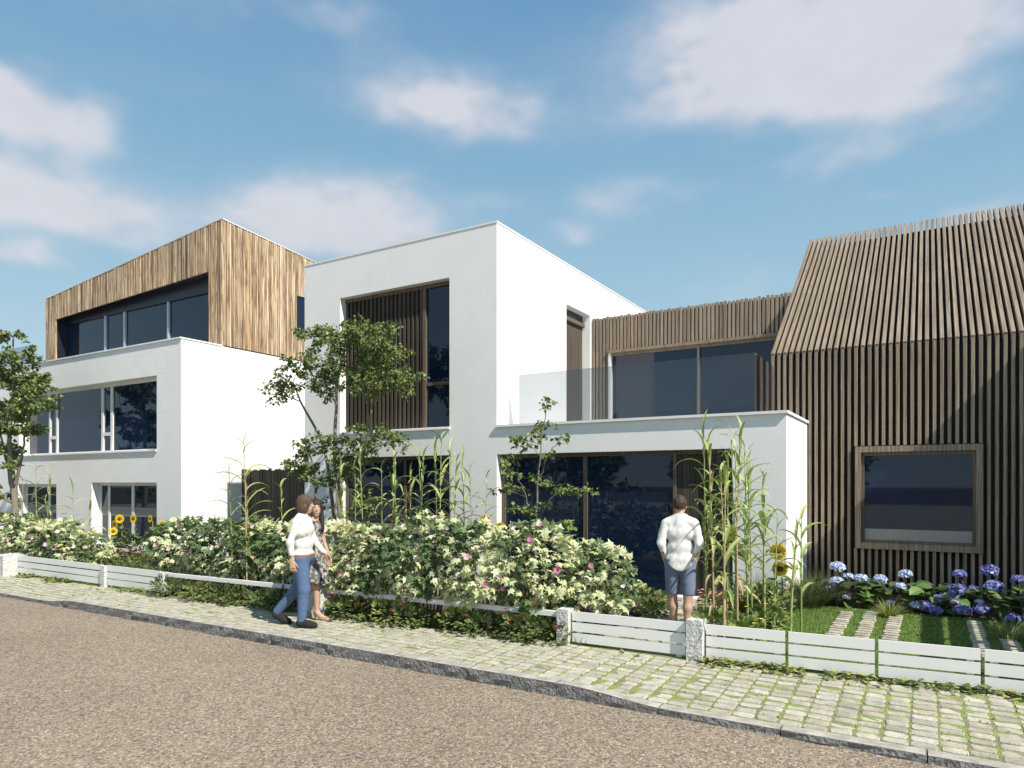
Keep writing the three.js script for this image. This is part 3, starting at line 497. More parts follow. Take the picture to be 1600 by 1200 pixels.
tree('multi_stem_tree', 'leafy multi stemmed tree in front of the slatted upper window', null, [-10.1, 0, -10],
  [[[[0, 0, 0], [.05, 1.2, 0], [-.06, 2.6, .02], [.02, 4.0, 0], [.3, 4.9, 0]], .06, .015], [[[-.1, 0, .1], [-.45, 1.0, .1], [-.55, 2.0, .1], [-.6, 2.6, .2]], .045, .015], [[[.1, 0, 0], [.3, 1.0, -.1], [.45, 2.0, -.1], [.8, 2.8, 0], [1.0, 4.2, 0]], .05, .014], [[[-.05, 0, -.1], [-.3, 1.1, -.2], [-.5, 2.6, -.1], [-1.0, 3.5, 0], [-1.3, 4.0, 0]], .05, .012], [[[0, 0, -.1], [.15, 1.2, .2], [.3, 2.2, .3]], .035, .012]],
  [[-1.45, 4.05, 0, .42], [-1.9, 3.78, .1, .34], [-.9, 4.4, .1, .42], [-.5, 4.85, 0, .46], [-.7, 4.1, -.2, .4], [.5, 4.72, .1, .62], [1.15, 4.5, 0, .6], [.5, 4.0, -.1, .55], [.1, 4.25, .3, .5], [1.5, 3.95, .1, .42], [1.0, 3.75, .2, .42], [-.3, 3.85, 0, .42], [1.0, 4.95, 0, .36], [.75, 4.4, -.4, .5], [1.75, 3.8, 0, .42], [.1, 4.9, -.2, .4], [-.75, 4.9, .1, .3],
    [-.9, 2.62, 0, .4], [0, 2.72, .2, .42], [1.0, 2.72, .1, .48], [1.6, 2.72, 0, .36], [-.9, 2.15, .1, .42], [.1, 2.15, .1, .45], [.55, 1.5, -.2, .42], [-1.5, 2.22, -.2, .42], [.5, 2.4, -.1, .4], [-.3, 1.9, .3, .36], [.6, 1.0, 0, .3], [-.5, 1.4, .2, .28]],
  { twigs: 20, flat: .66, leaves: 64, size: .07, cols: TC });
tree('slender_sapling', 'slender open sapling in front of the dark front room glazing', null, [-5.56, 0, -10],
  [[[[0, 0, 0], [.01, 1.2, 0], [.08, 2.4, .02], [.18, 3.15, 0]], .022, .006], [[[.0, .6, 0], [-.12, 1.5, .05], [-.3, 2.0, .1]], .012, .005], [[[.04, 1.3, 0], [.3, 1.7, -.05], [.6, 1.85, 0]], .01, .004], [[[.06, 2.0, 0], [.3, 2.45, 0], [.52, 2.65, 0]], .008, .003]],
  [[.2, 3.22, 0, .17, 2.2], [.14, 2.86, 0, .2, 1.8], [-.26, 2.6, .05, .32, 1.2], [-.05, 2.7, -.1, .2, 1.5], [.5, 2.64, 0, .15, 1.5], [-.6, 2.28, .05, .3, 1], [-.66, 1.78, 0, .34, 1.1], [-.3, 2.05, .1, .24, 1], [-.05, 1.94, -.1, .24, 1], [.78, 1.79, 0, .28, 1.2], [.4, 1.84, .1, .26, 1.1], [0, 1.46, 0, .26, 1], [.7, 1.3, .1, .3, 1], [-.4, 1.5, .1, .28, .9], [.1, 2.35, 0, .18, 1]],
  { twigs: 14, flat: .45, leaves: 48, size: .076, cols: [[.17, .23, .05], [.12, .18, .04], [.22, .28, .07]] });
tree('garden_tree', 'leafy tree with a pale trunk beside the first floor window of the timber topped house', null, [-22.35, 0, -9.5],
  [[[[0, 0, 0], [.05, 1.5, 0], [-.08, 3, .1], [-.05, 4.6, 0], [-.05, 6.0, 0]], .10, .02], [[[0, 1.6, 0], [.5, 2.8, 0], [1.1, 4.0, .1]], .05, .015], [[[0, 1.4, 0], [-.5, 2.6, 0], [-1.3, 4.2, 0]], .05, .015]],
  [[-.07, 6.1, 0, .42], [.45, 5.4, 0, .62], [-.65, 4.95, 0, .7], [1.3, 4.6, 0, .55], [-.1, 4.0, .2, .75], [1.95, 4.05, 0, .4], [.7, 3.4, 0, .55], [-.65, 2.9, 0, .55], [-1.6, 5.6, 0, .6], [-2.0, 4.1, 0, .7], [.2, 4.8, -.3, .7], [-1, 3.5, .2, .6], [.3, 2.4, .2, .35], [-.6, 1.6, .3, .4], [.9, 4.0, .1, .5]],
  { twigs: 17, flat: .55, leaves: 60, size: .095, cols: TC });
{ // two shrubs behind the board fence and street trees across the road (seen mirrored in the glazing)
  const far = [[-13.5, 6.6, 3.4], [-17.5, 7.2, 3.8], [-8.6, 8.2, 3.2], [-24, 6.8, 4.2], [-3.5, 9.5, 3.6]];
  far.forEach(([x, z, h]) => tree('street_tree', 'round crowned street tree across the road, facing the houses', 'street trees across the road', [x, 0, z], [[[[0, 0, 0], [.05, h * .5, 0], [0, h, 0]], .12, .03]],
    [[0, h, 0, 1.1, .25], [.9, h * .8, .2, 1.0, .25], [-.9, h * .75, -.1, 1.0, .25], [.1, h * .62, .6, 1.0, .25], [-.2, h * .9, -.7, .9, .25], [.5, h * .5, -.5, .8, .25]], { twigs: 40, flat: .8, leaves: 16, size: .22, cols: TC }));
}
// --- pale flowering hedge shrubs
const palmG = [.115, .135, .10].map((s) => { const g = new THREE.BufferGeometry(); g.setAttribute('position', new THREE.Float32BufferAttribute(PALM.map((v) => v * s), 3)); g.computeVertexNormals(); return g; });
const bloomG = (() => { const b = new MB(); for (let i = 0; i < 5; i++) { const a = i / 5 * 6.283; b.add(ROUND, leafM(V(0, 0, 0), V(Math.cos(a), Math.sin(a), .45), V(-Math.cos(a) * .4, -Math.sin(a) * .4, 1), .052), [1, 1, 1]); } b.add(ROUND, leafM(V(-.006, -.008, .012), V(0, 1, .1), V(0, 0, 1), .018), [1, .75, .35]); return b.geo(); })();
const bloomM = [[.66, .40, .48], [.74, .58, .62], [.46, .14, .30], [.62, .46, .56]].map((c) => std({ color: lin(...c), vertexColors: true, roughness: .7 }));
function hedge(x, z, rx, h, label, palePart, group) {
  const t = thing('flowering_shrub', label, 'shrub', group, [x, 0, z]), lv = new MB(), wood = [];
  for (let i = 0; i < 9; i++) { const a = R(6.28), e = V(Math.cos(a) * rx * .7, h * R(.55, .85), Math.sin(a) * .4); wood.push(tubeG([V(Math.cos(a) * .12, -.02, Math.sin(a) * .12), e.clone().multiplyScalar(.5).add(V(0, .08, 0)), e], [.016, .011, .004], 5)); }
  part('stem', merge(wood), PM.barkDark, t);
  const surf = () => { // a spot on the uneven outside of the shrub
    const d = ball(); if (d.y < -.75) d.y *= -1; const lump = .82 + .30 * fbm3(d.x * 2.1 + x, d.y * 2.1, d.z * 2.1 + z, 2, 8), cy = h * .57; return [V(d.x * rx * lump, cy + d.y * h * .45 * lump * (d.y > 0 ? 1 : .86), d.z * .58 * lump), d];
  };
  const tone = (p) => { const m = fbm3((p.x + x) * 3.2, p.y * 3.2, p.z * 3.2, 2, 19); return R() < clamp(palePart + (m - .5) * 4); };
  const place = (p, d) => leafM(p, d.clone().multiplyScalar(.9).add(ball().multiplyScalar(.7)).add(V(0, -.35, 0)), d.clone().add(V(.2, .75, .15)).add(ball().multiplyScalar(.45)), 1);
  const N = Math.round(1050 * rx);
  for (let i = 0; i < N; i++) { const [p, d] = surf(), k = R() < .72 ? R(.86, 1.02) : R(.5, .86); p.x *= k; p.z *= k; p.y = h * .5 + (p.y - h * .5) * k; const m = place(p, d), s = R(.085, .135); lv.add(PALM, m.scale(V(s, s, s)), vary(tone(p) ? [.56, .59, .33] : [.095, .155, .05], .22)); }
  const crown = part('foliage', lv.geo(), PM.leaf, t); crown.userData.kind = 'stuff';
  for (let i = 0; i < 70; i++) { const [p, d] = surf(); if (d.z < -.2) continue; p.multiplyScalar(1.02); const m = part('leaf', pick(palmG), pick(tone(p) ? PM.pale : PM.green), t); m.applyMatrix4(place(p, d)); }
  for (let i = 0; i < 15 * rx; i++) { const [p, d] = surf(); if (d.z < -.25) d.z *= -1, p.z *= -1; p.x *= 1.04; p.z *= 1.05; p.y += .02; const m = part('flower', bloomG, pick(bloomM), t); m.position.copy(p); m.quaternion.setFromUnitVectors(V(0, 0, 1), d.clone().add(V(0, .3, .5)).normalize()); m.scale.setScalar(R(.6, 1.0)); }
}
const ORD = ['first', 'second', 'third', 'fourth', 'fifth', 'sixth'];
[[-7.6, -7.5, .68, 1.28], [-6.75, -7.52, .72, 1.22], [-5.85, -7.5, .72, 1.40], [-5.0, -7.56, .7, 1.30], [-4.25, -7.66, .68, 1.36], [-3.55, -7.95, .5, 1.12]].forEach(([x, z, rx, h], i) => hedge(x, z, rx, h, `${ORD[i]} shrub of the pale pink flowering hedge, counted from the walking woman`, .68, 'shrubs of the long pale hedge'));
[[-8.75, -7.7, .6, 1.2], [-9.5, -7.6, .75, 1.27], [-10.5, -7.65, .75, 1.2], [-11.5, -7.6, .75, 1.2]].forEach(([x, z, rx, h], i) => hedge(x, z, rx, h, `${ORD[i]} darker flowering shrub behind the single white rail, counted from the walking man`, .34, 'shrubs of the dark middle hedge'));
[[-15.1, -7.7, .6, .85], [-16.1, -7.65, .8, 1.08], [-17.3, -7.7, .85, 1.15], [-18.6, -7.7, .85, 1.15]].forEach(([x, z, rx, h], i) => hedge(x, z, rx, h, `${ORD[i]} pale shrub behind the long low fence panel, counted from the sunflowers`, .66, 'shrubs of the far pale hedge'));

// --- tall canes with long arching leaves
function bladeG(L, w, up, droop, dry) { // arching strap leaf growing towards +z
  const P = [], N = 7; let y = 0, z = 0, a = up; const rows = [];
  for (let i = 0; i <= N; i++) { const t = i / N, ww = w * (i === N ? .02 : Math.min(1, .45 + 2.2 * t) * Math.pow(1 - t * .97, .55)) / 2, tw = t * .5 * (dry ? 2 : .6); rows.push([[-ww * Math.cos(tw), y + ww * .5 - ww * Math.sin(tw), z], [0, y, z], [ww * Math.cos(tw), y + ww * .5 + ww * Math.sin(tw), z]]); y += Math.sin(a) * L / N; z += Math.cos(a) * L / N; a -= droop / N; }
  for (let i = 0; i < N; i++) for (let k = 0; k < 2; k++) { const A = rows[i][k], B = rows[i][k + 1], C = rows[i + 1][k], D = rows[i + 1][k + 1]; P.push(...A, ...C, ...B, ...B, ...C, ...D); }
  const g = new THREE.BufferGeometry(); g.setAttribute('position', new THREE.Float32BufferAttribute(P, 3)); g.computeVertexNormals(); return g;
}
const blades = [[.50, .068, 1.05, 1.5], [.42, .06, .9, 1.1], [.58, .076, 1.15, 2.0], [.36, .056, .75, .8], [.50, .064, 1.25, 1.0], [.60, .07, .95, 2.2]].map((a) => bladeG(...a)), dryBlades = [[.42, .06, .2, 2.2], [.35, .065, -.2, 1.4]].map((a) => bladeG(...a, true));
function cane(x, z, h, label, group, thick = 1, dryBase = .25) {
  const t = thing('tall_cane', label, 'cane plant', group, [x, 0, z], R(6.28)), lx = R(-.09, .09), lz = R(-.09, .09), bend = (y) => Math.max(0, y / h) ** 1.6, at = (y) => V(lx * bend(y), y, lz * bend(y)), P = [], rr = [], nodes = Math.round(h / .125);
  for (let i = 0; i <= nodes; i++) { const y = i / nodes * h, r = mix(.013, .005, y / h) * thick; P.push(at(Math.max(-.03, y - .008)), at(y + .008)); rr.push(r * .95, r * (i % 2 ? 1.2 : 1.15)); }
  part('stalk', tubeG(P, rr, 6), R() < dryBase ? PM.caneDry : pick(PM.cane), t);
  let az = R(6.28);
  for (let i = Math.round(nodes * .18); i <= nodes; i++) {
    const f = i / nodes, dry = f < .32 && R() < .6; if (f < .4 && R() < .5) continue;
    const m = part('leaf', pick(dry ? dryBlades : blades), dry ? PM.dryLeaf : pick(PM.caneLeaf), t); m.position.copy(at(f * h)); az += Math.PI + R(-.7, .7); m.rotation.set(f > .88 ? -R(.3, .7) : R(-.15, .2), az, 0, 'YXZ'); const s = (f > .85 ? .75 : 1) * R(.65, 1.15) * (.7 + .3 * h / 2.4); m.scale.set(s * R(.8, 1.2), s, s);
  }
  return t;
}
const CR = ['tall green cane in the clump between the man in shorts and the white pier', 'tall canes beside the white pier'];
for (const [x, z, h] of [[-2.42, -8.8, 2.46], [-2.28, -8.65, 2.36], [-2.2, -9.0, 2.2], [-2.04, -8.8, 2.42], [-1.95, -9.0, 2.35], [-1.84, -8.75, 2.12], [-1.72, -8.9, 1.95], [-2.5, -9.1, 1.9], [-2.1, -8.5, 2.0], [-1.98, -8.6, 2.3], [-2.35, -8.9, 1.6], [-2.15, -9.2, 2.5], [-1.9, -8.8, 1.5], [-1.78, -9.1, 1.7], [-2.0, -9.25, 1.9], [-1.62, -8.95, 1.45]]) cane(x, z, h, CR[0], CR[1], 1, .2);
cane(-1.9, -7.62, 1.85, 'dry stemmed cane rising in front of the low white fence', null, 1.1, 1);
cane(-1.44, -9.0, 1.32, 'short broad leaved cane beside the foot of the white pier', null, 1.5, 0); cane(-1.33, -9.1, 1.45, 'slim short cane at the edge of the lawn by the white pier', null, 1.1, 0);
for (const [x, z, h] of [[-8.95, -9.3, 2.05], [-8.65, -9.2, 2.45], [-8.4, -9.4, 2.1], [-8.1, -9.3, 2.3], [-7.9, -9.2, 2.2], [-7.65, -9.3, 2.05], [-7.5, -9.35, 2.4], [-7.3, -9.2, 2.35], [-7.15, -9.4, 2.5], [-7.0, -9.25, 2.6], [-6.9, -9.4, 2.4], [-6.75, -9.3, 2.25], [-6.55, -9.35, 2.3], [-6.35, -9.3, 2.1], [-6.15, -9.3, 1.9]]) cane(x, z, h, 'tall green cane in the row in front of the wide ground floor window', 'canes in front of the ground floor window');
for (const [x, z, h] of [[-9.62, -7.2, 2.2], [-9.2, -7.15, 2.5], [-9.32, -7.3, 1.9], [-9.0, -7.7, 1.8], [-8.55, -8.6, 2.15]]) cane(x, z, h, 'tall cane growing through the dark middle hedge beside the walking man', 'canes in the middle hedge', .95, .5);
for (const [x, z, h] of [[-19.1, -8.3, 1.9], [-18.4, -8.3, 2.3], [-18.0, -8.4, 2.1], [-17.7, -8.3, 1.35], [-16.45, -8.2, 1.75], [-16.3, -8.4, 1.5]]) cane(x, z, h, 'tall cane behind the far pale hedge at the timber topped house', 'canes behind the far hedge');

// --- sunflowers
const sunPetal = std({ color: lin(.78, .55, .02), roughness: .6 }), sunDisc = std({ color: lin(.16, .085, .02), roughness: 1 }), ovalG = tplGeo(OVAL);
const sunPetalG = (() => { const b = new MB(); for (let r = 0; r < 2; r++) for (let i = 0; i < 14; i++) { const a = (i + r * .5) / 14 * 6.283; b.add(OVAL, leafM(V(Math.cos(a) * .042, Math.sin(a) * .042, -.004 * r), V(Math.cos(a), Math.sin(a), .15 - .1 * r + R(-.12, .12)), V(0, 0, 1), .085), [1, 1, 1]); } return b.geo(); })();
const sunDiscG = new THREE.SphereGeometry(.055, 12, 6).scale(1, 1, .35);
function sunflower(x, z, h, label, group, face = .3) {
  const t = thing('sunflower', label, 'sunflower', group, [x, 0, z]), top = V(R(-.03, .03), h - .04, .04); part('stem', tubeG([V(0, -.02, 0), V(.01, h * .5, 0), V(0, h * .9, -.01), top], [.012, .011, .009, .007], 6), PM.cane[2], t);
  const hd = new THREE.Group(); hd.name = 'flower_head'; hd.position.copy(top); hd.scale.setScalar(R(.72, .92)); hd.rotation.set(R(-.1, .2), face + R(-.5, .5), 0); t.add(hd); part('petals', sunPetalG, sunPetal, hd); part('disc', sunDiscG, sunDisc, hd);
  for (let i = 0; i < 9; i++) { const m = part('leaf', ovalG, pick(PM.green), t), a = i * 2.4 + R(.5), y = h * mix(.2, .86, i / 9); m.applyMatrix4(leafM(V(0, y, 0), V(Math.cos(a), .1 - R(.4), Math.sin(a)), V(0, 1, 0), R(.14, .24))); }
}
for (const [x, z, h] of [[-16.89, -9.5, 1.05], [-16.35, -9.5, 1.07], [-15.61, -9.5, 1.09], [-17.29, -9.6, .9], [-16.84, -9.3, .76], [-15.5, -9.7, .95]]) sunflower(x, z, h, 'yellow sunflower in front of the garden door of the timber topped house', 'sunflowers by the garden door');
sunflower(-10.0, -8.6, 1.0, 'yellow sunflower behind the dark middle hedge', 'sunflowers at the middle hedge'); sunflower(-9.7, -8.5, 1.12, 'yellow sunflower behind the dark middle hedge', 'sunflowers at the middle hedge');
sunflower(-5.69, -8.7, 1.36, 'tall yellow sunflower standing over the long pale hedge', 'sunflowers over the long hedge'); sunflower(-5.5, -8.8, 1.25, 'tall yellow sunflower standing over the long pale hedge', 'sunflowers over the long hedge');
for (const [x, h] of [[-1.66, 1.06], [-1.60, .84], [-2.2, 1.3]]) sunflower(x, -9.2 + R(-.2, .2), h, 'yellow sunflower growing among the tall canes at the white pier', 'sunflowers among the canes', .1);

// --- hydrangeas
const floret = (() => { const b = new MB(); for (let i = 0; i < 4; i++) { const a = i / 4 * 6.283 + .78; b.add(ROUND, leafM(V(0, 0, 0), V(Math.cos(a), Math.sin(a), .15), V(0, 0, 1), .019), [1, 1, 1]); } return b.p; })();
const bigLeafM = [[.05, .10, .022], [.09, .16, .03], [.13, .22, .045], [.035, .07, .018]].map((c) => new THREE.MeshPhysicalMaterial({ color: lin(...c), roughness: .5, transmission: .15, thickness: 0 }));
function headG(cols) { const b = new MB(); for (let i = 0; i < 120; i++) { const d = ball(); if (d.y < -.25) d.y = -d.y; b.add(floret, leafM(V(d.x * .085, d.y * .06, d.z * .085), ball(), d, R(.8, 1.2)), vary(pick(cols), .18)); } return b.geo(); }
const paleHeads = Array.from({ length: 3 }, () => headG([[.38, .50, .80], [.62, .70, .88], [.48, .58, .85], [.75, .78, .86]])), blueHeads = Array.from({ length: 3 }, () => headG([[.15, .16, .46], [.23, .24, .57], [.12, .13, .38], [.38, .40, .70]])), whiteHeads = [headG([[.72, .74, .78], [.6, .62, .7]])];
function hydrangea(x, z, heads, geos, label, group, leaves = 40, spread = .55) {
  const t = thing('hydrangea', label, 'hydrangea', group, [x, 0, z]); const wood = [];
  for (const [hx, hy, hz, s = 1, g = geos] of heads) { wood.push(tubeG([V(hx * .25, -.02, hz * .25), V(hx * .7, hy * .6, hz * .7), V(hx, hy, hz)], [.009, .008, .006], 5)); const m = part('bloom', pick(g), PM.solid, t); m.position.set(hx, hy, hz); m.rotation.set(R(-.2, .3), R(6), R(-.25, .25)); m.scale.setScalar(s * R(1.0, 1.28)); }
  part('stem', merge(wood), PM.barkDark, t);
  for (let i = 0; i < leaves; i++) { const a = R(6.283), r = spread * Math.sqrt(R()), y = R(.06, .42) * (1 - .3 * r), m = part('leaf', ovalG, pick(bigLeafM), t); m.applyMatrix4(leafM(V(Math.cos(a) * r * .7, y, Math.sin(a) * r * .45), V(Math.cos(a), R(-.35, .5), Math.sin(a)), V(R(-.4, .4), 1, R(-.2, .6)), R(.17, .28))); }
}
hydrangea(-1.1, -11.9, [[-.1, .58, .1], [-.1, .36, .2], [.22, .42, .1], [-.22, .24, .2, .8], [.04, .42, -.1, .7], [.05, .15, .3, .6, whiteHeads]], paleHeads, 'pale blue hydrangea below the left side of the framed window', 'pale blue hydrangeas', 46);
hydrangea(-.45, -11.9, [[-.16, .43, .1], [.17, .53, .1], [.1, .35, .15, .75], [.3, .12, .35, .8], [-.02, .12, .3, .55, whiteHeads]], paleHeads, 'pale blue hydrangea under the middle of the framed window', 'pale blue hydrangeas', 46);
hydrangea(.1, -11.75, [[-.1, .12, .2], [.06, .22, .1], [.2, .26, 0], [.0, .08, .3, .8], [.26, .35, .1, .7]], blueHeads, 'violet blue hydrangea spilling low onto the lawn', 'violet hydrangeas', 36);
hydrangea(.62, -11.95, [[-.22, .56, .05], [-.26, .36, .15, 1.15], [.14, .64, .05, 1.1], [.18, .43, .15, 1.1], [-.06, .36, .1, .8], [.02, .14, .4], [-.2, .10, .45], [.0, .22, .3, .55, whiteHeads], [-.3, .2, .4, .55, whiteHeads]], blueHeads, 'tall violet blue hydrangea with many blooms in the shade', 'violet hydrangeas', 52);
hydrangea(1.15, -11.7, [[-.08, .56, 0], [.05, .3, .1], [-.16, .06, .3], [.3, .5, 0], [.1, .5, .3, .8], [0, .2, .3, .55, whiteHeads]], blueHeads, 'violet blue hydrangea at the right end of the bed', 'violet hydrangeas', 46);

// --- grasses and low planting
const bladeTpl = [-.5, 0, 0, .5, 0, 0, .32, .5, .10, -.5, 0, 0, .32, .5, .10, -.32, .5, .10, -.32, .5, .10, .32, .5, .10, 0, 1, .42];
function tussock(x, z, h, n, label, group, cols) {
  const b = new MB(); for (let i = 0; i < n; i++) { const a = R(6.283), r = .12 * Math.sqrt(R()) * (h / .45), l = h * R(.55, 1.1), lean = R(.05, .75); b.add(bladeTpl, new THREE.Matrix4().makeRotationY(-a + Math.PI / 2).multiply(new THREE.Matrix4().makeRotationX(lean)).scale(V(.010, l, l)).setPosition(Math.cos(a) * r, -.01, Math.sin(a) * r), vary(pick(cols), .3)); }
  const m = part('grass_tussock', b.geo(), PM.leaf); m.position.set(x, 0, z); return tag(m, label, 'grass', group);
}
const GC = [[.075, .115, .022], [.11, .14, .03], [.05, .085, .018]], GY = [[.20, .22, .05], [.14, .17, .035], [.28, .26, .08]];
for (const [x, z, h] of [[-2.15, -10.6, .62], [-1.85, -10.9, .6], [-1.6, -11.3, .62], [-1.9, -10.2, .5], [-1.35, -11.8, .55], [-1.5, -11.5, .5]]) tussock(x, z, h, 420, 'dense dark green grass tussock at the foot of the white pier', 'grass tussocks by the pier', GC);
for (const [x, z, h] of [[-4.6, -8.9, .55], [-4.2, -8.7, .5], [-4.9, -8.6, .5], [-3.9, -8.8, .42]]) tussock(x, z, h, 260, 'yellow green grass tussock at the end of the long pale hedge', 'yellow grass tussocks', GY);
tussock(-.46, -11.1, .3, 200, 'small bright yellow green grass tuft on the lawn pavers', null, [[.34, .36, .10], [.26, .32, .07]]); tussock(.85, -10.2, .34, 200, 'small pale grass tuft in the shade below the violet hydrangeas', null, [[.30, .32, .12], [.2, .26, .07]]);
function clump(x, z, w, h, n, cols, fcols, nf, label, group, cat = 'plant') {
  const t = thing('bedding_plant', label, cat, group, [x, 0, z]), b = new MB(), f = new MB();
  for (let i = 0; i < n; i++) { const d = ball(), k = Math.cbrt(R()); b.add(OVAL, leafM(V(d.x * w * k, h * .5 * (1 + d.y * k) * .95, d.z * w * k), d.clone().add(V(0, .3, 0)), V(d.x, 1, d.z + .3), R(.045, .085)), vary(pick(cols), .3)); }
  part('foliage', b.geo(), PM.leaf, t);
  if (nf) { for (let i = 0; i < nf; i++) { const d = ball(), c = vary(pick(fcols), .2), p = V(d.x * w * .95, h * (.65 + R(.42)), d.z * w * .95); for (let k = 0; k < 5; k++) { const a = k / 5 * 6.283; f.add(ROUND, leafM(p, V(Math.cos(a), .2, Math.sin(a)), V(0, 1, .4), .026), c); } } part('flowers', f.geo(), PM.solid, t); }
}
const RED = [[.42, .02, .03], [.50, .05, .07], [.35, .02, .08]], PINK = [[.60, .28, .38], [.50, .12, .25], [.7, .45, .5]], LG = [[.12, .19, .035], [.20, .26, .06], [.08, .13, .03]];
for (const [x, z] of [[-2.6, -9.9], [-2.3, -9.6], [-2.05, -9.4], [-2.75, -10.3], [-2.4, -10.2]]) clump(x, z, .2, .28, 120, LG, RED.concat(PINK), 26, 'low plant with small crimson flowers at the base of the tall canes', 'crimson bedding by the canes');
for (const [x, z, w, h] of [[-2.25, -8.6, .24, .34], [-1.85, -8.45, .22, .3], [-1.7, -8.9, .26, .42], [-2.1, -9.5, .3, .5], [-1.8, -9.6, .3, .55]]) clump(x, z, w, h, 260, [[.22, .30, .07], [.14, .21, .045], [.30, .35, .10]], [[.7, .5, .05]], 3, 'light green undergrowth between the tall canes by the white pier', 'undergrowth of the cane clump');
for (const [x, z, w, h] of [[-3.9, -9.3, .3, .32], [-3.6, -9.7, .32, .36], [-4.3, -9.6, .34, .4], [-3.35, -9.5, .22, .2], [-4.7, -9.9, .35, .42]]) clump(x, z, w, h, 260, [[.28, .34, .10], [.16, .24, .05], [.36, .38, .14]], null, 0, 'low light green shrub beside the stone path', 'light green shrubs by the path', 'shrub');
for (let i = 0; i < 14; i++) clump(-18 + i * .5 + R(-.2, .2), -8.75 + R(-.7, .5), R(.25, .4), R(.25, .45), 200, LG, RED.concat(PINK), 22, 'low garden plant with red and pink flowers in front of the timber topped house', 'flower bed at the timber topped house');
for (let i = 0; i < 9; i++) clump(-17.6 + i * .3 + R(-.1, .1), -9.7 + R(-.2, .2), .24, R(.5, .75), 180, [[.10, .15, .035], [.07, .11, .025]], [[.7, .5, .03]], 3, 'leafy green plant among the sunflowers', 'leafy plants among the sunflowers');
for (let i = 0; i < 16; i++) { const x = -11.0 + i * .48 + R(-.12, .12); if (Math.abs(x + 7.55) < .25) continue; const yel = R() < .4; clump(x, zF(x) + .02 + R(-.05, .08), R(.24, .32), R(.24, .36), 170, yel ? [[.24, .27, .06], [.15, .19, .04]] : [[.09, .14, .03], [.13, .19, .04]], RED, R() < .5 ? 5 : 0, 'low dark ground plant growing along the foot of the hedges', 'ground plants under the hedges'); }
for (const [x, z, w, h] of [[-12.2, -14.9, .5, 2.6], [-12.8, -15.4, .7, 2.5], [-13.8, -15.6, .6, 2.3]]) clump(x, z, w, h, 900, [[.09, .13, .03], [.06, .095, .022]], null, 0, 'dark shrub standing behind the upright board fence', 'shrubs behind the board fence', 'shrub');

const slips = Array.from({ length: 5 }, () => stoneG(.17, .085, .06, .006, .005));
{ // lawn with strips of stone slips
  const lx0 = -2.1, lx1 = 1.68, lawn = struct('lawn', sheet(lx0, lx1, -11.6, -7.45, 20, 20, (x, z) => -.004), M.lawn, 'short green lawn in front of the slatted house');
  const bl = new THREE.BufferGeometry(); bl.setAttribute('position', new THREE.Float32BufferAttribute(bladeTpl, 3)); bl.computeVertexNormals();
  const N = 46000, im = new THREE.InstancedMesh(bl, std({ roughness: .8 }), N), c = new THREE.Color(); im.name = 'lawn_grass'; tag(im, 'short mown green grass blades of the lawn', 'grass', null, 'stuff'); im.castShadow = im.receiveShadow = true;
  for (let i = 0; i < N; i++) { const x = R(lx0, lx1), z = R(-11.5, -7.5), s = R(.018, .042) * (.6 + .8 * n3(x * 2, 0, z * 2)); im.setMatrixAt(i, new THREE.Matrix4().makeRotationY(R(6.28)).multiply(new THREE.Matrix4().makeRotationX(R(-.1, .5))).scale(V(.006, s, s)).setPosition(x, -.004, z)); const k = R(.65, 1.3); im.setColorAt(i, c.setRGB(.125 * k * R(.8, 1.3), .215 * k, .035 * k)); }
  scene.add(im);
  for (const [x, z0, z1] of [[-1.0, -9.2, -11.2], [-.69, -9.2, -11.25], [-.39, -9.1, -11.2], [.53, -9.0, -11.3], [.83, -9.0, -10.5]]) {
    const sh = x > 0, t = thing('stone_strip', sh ? 'strip of grey stone slips set in the shaded lawn' : 'strip of pale grey stone slips set in the sunny lawn', 'paving', sh ? 'shaded stone strips' : 'sunny stone strips', [x, 0, 0]);
    for (let z = z0; z > z1; z -= .155) { const m = part('stone_slip', pick(slips), pick(M.paver), t); m.position.set(R(-.01, .01), .03, z); m.rotation.y = R(-.04, .04); }
  }
}
{ // stone path from the gate to the door
  const p = new THREE.Group(); p.name = 'path'; tag(p, 'irregular grey stone path from the gate to the timber door', null, null, 'structure'); scene.add(p);
  const v = Array.from({ length: 6 }, () => stoneG(.27, .21, .06, .008, .02));
  for (let r = 0; r < 16; r++) for (let c = 0; c < 4; c++) { const m = part('path_stone', pick(v), pick(M.paver), p); m.position.set(-3.38 + c * .29 + (r % 2) * .12 + R(-.015, .015), .0 + R(-.004, .004), -7.55 - r * .228); m.rotation.y = R(-.05, .05); }
}
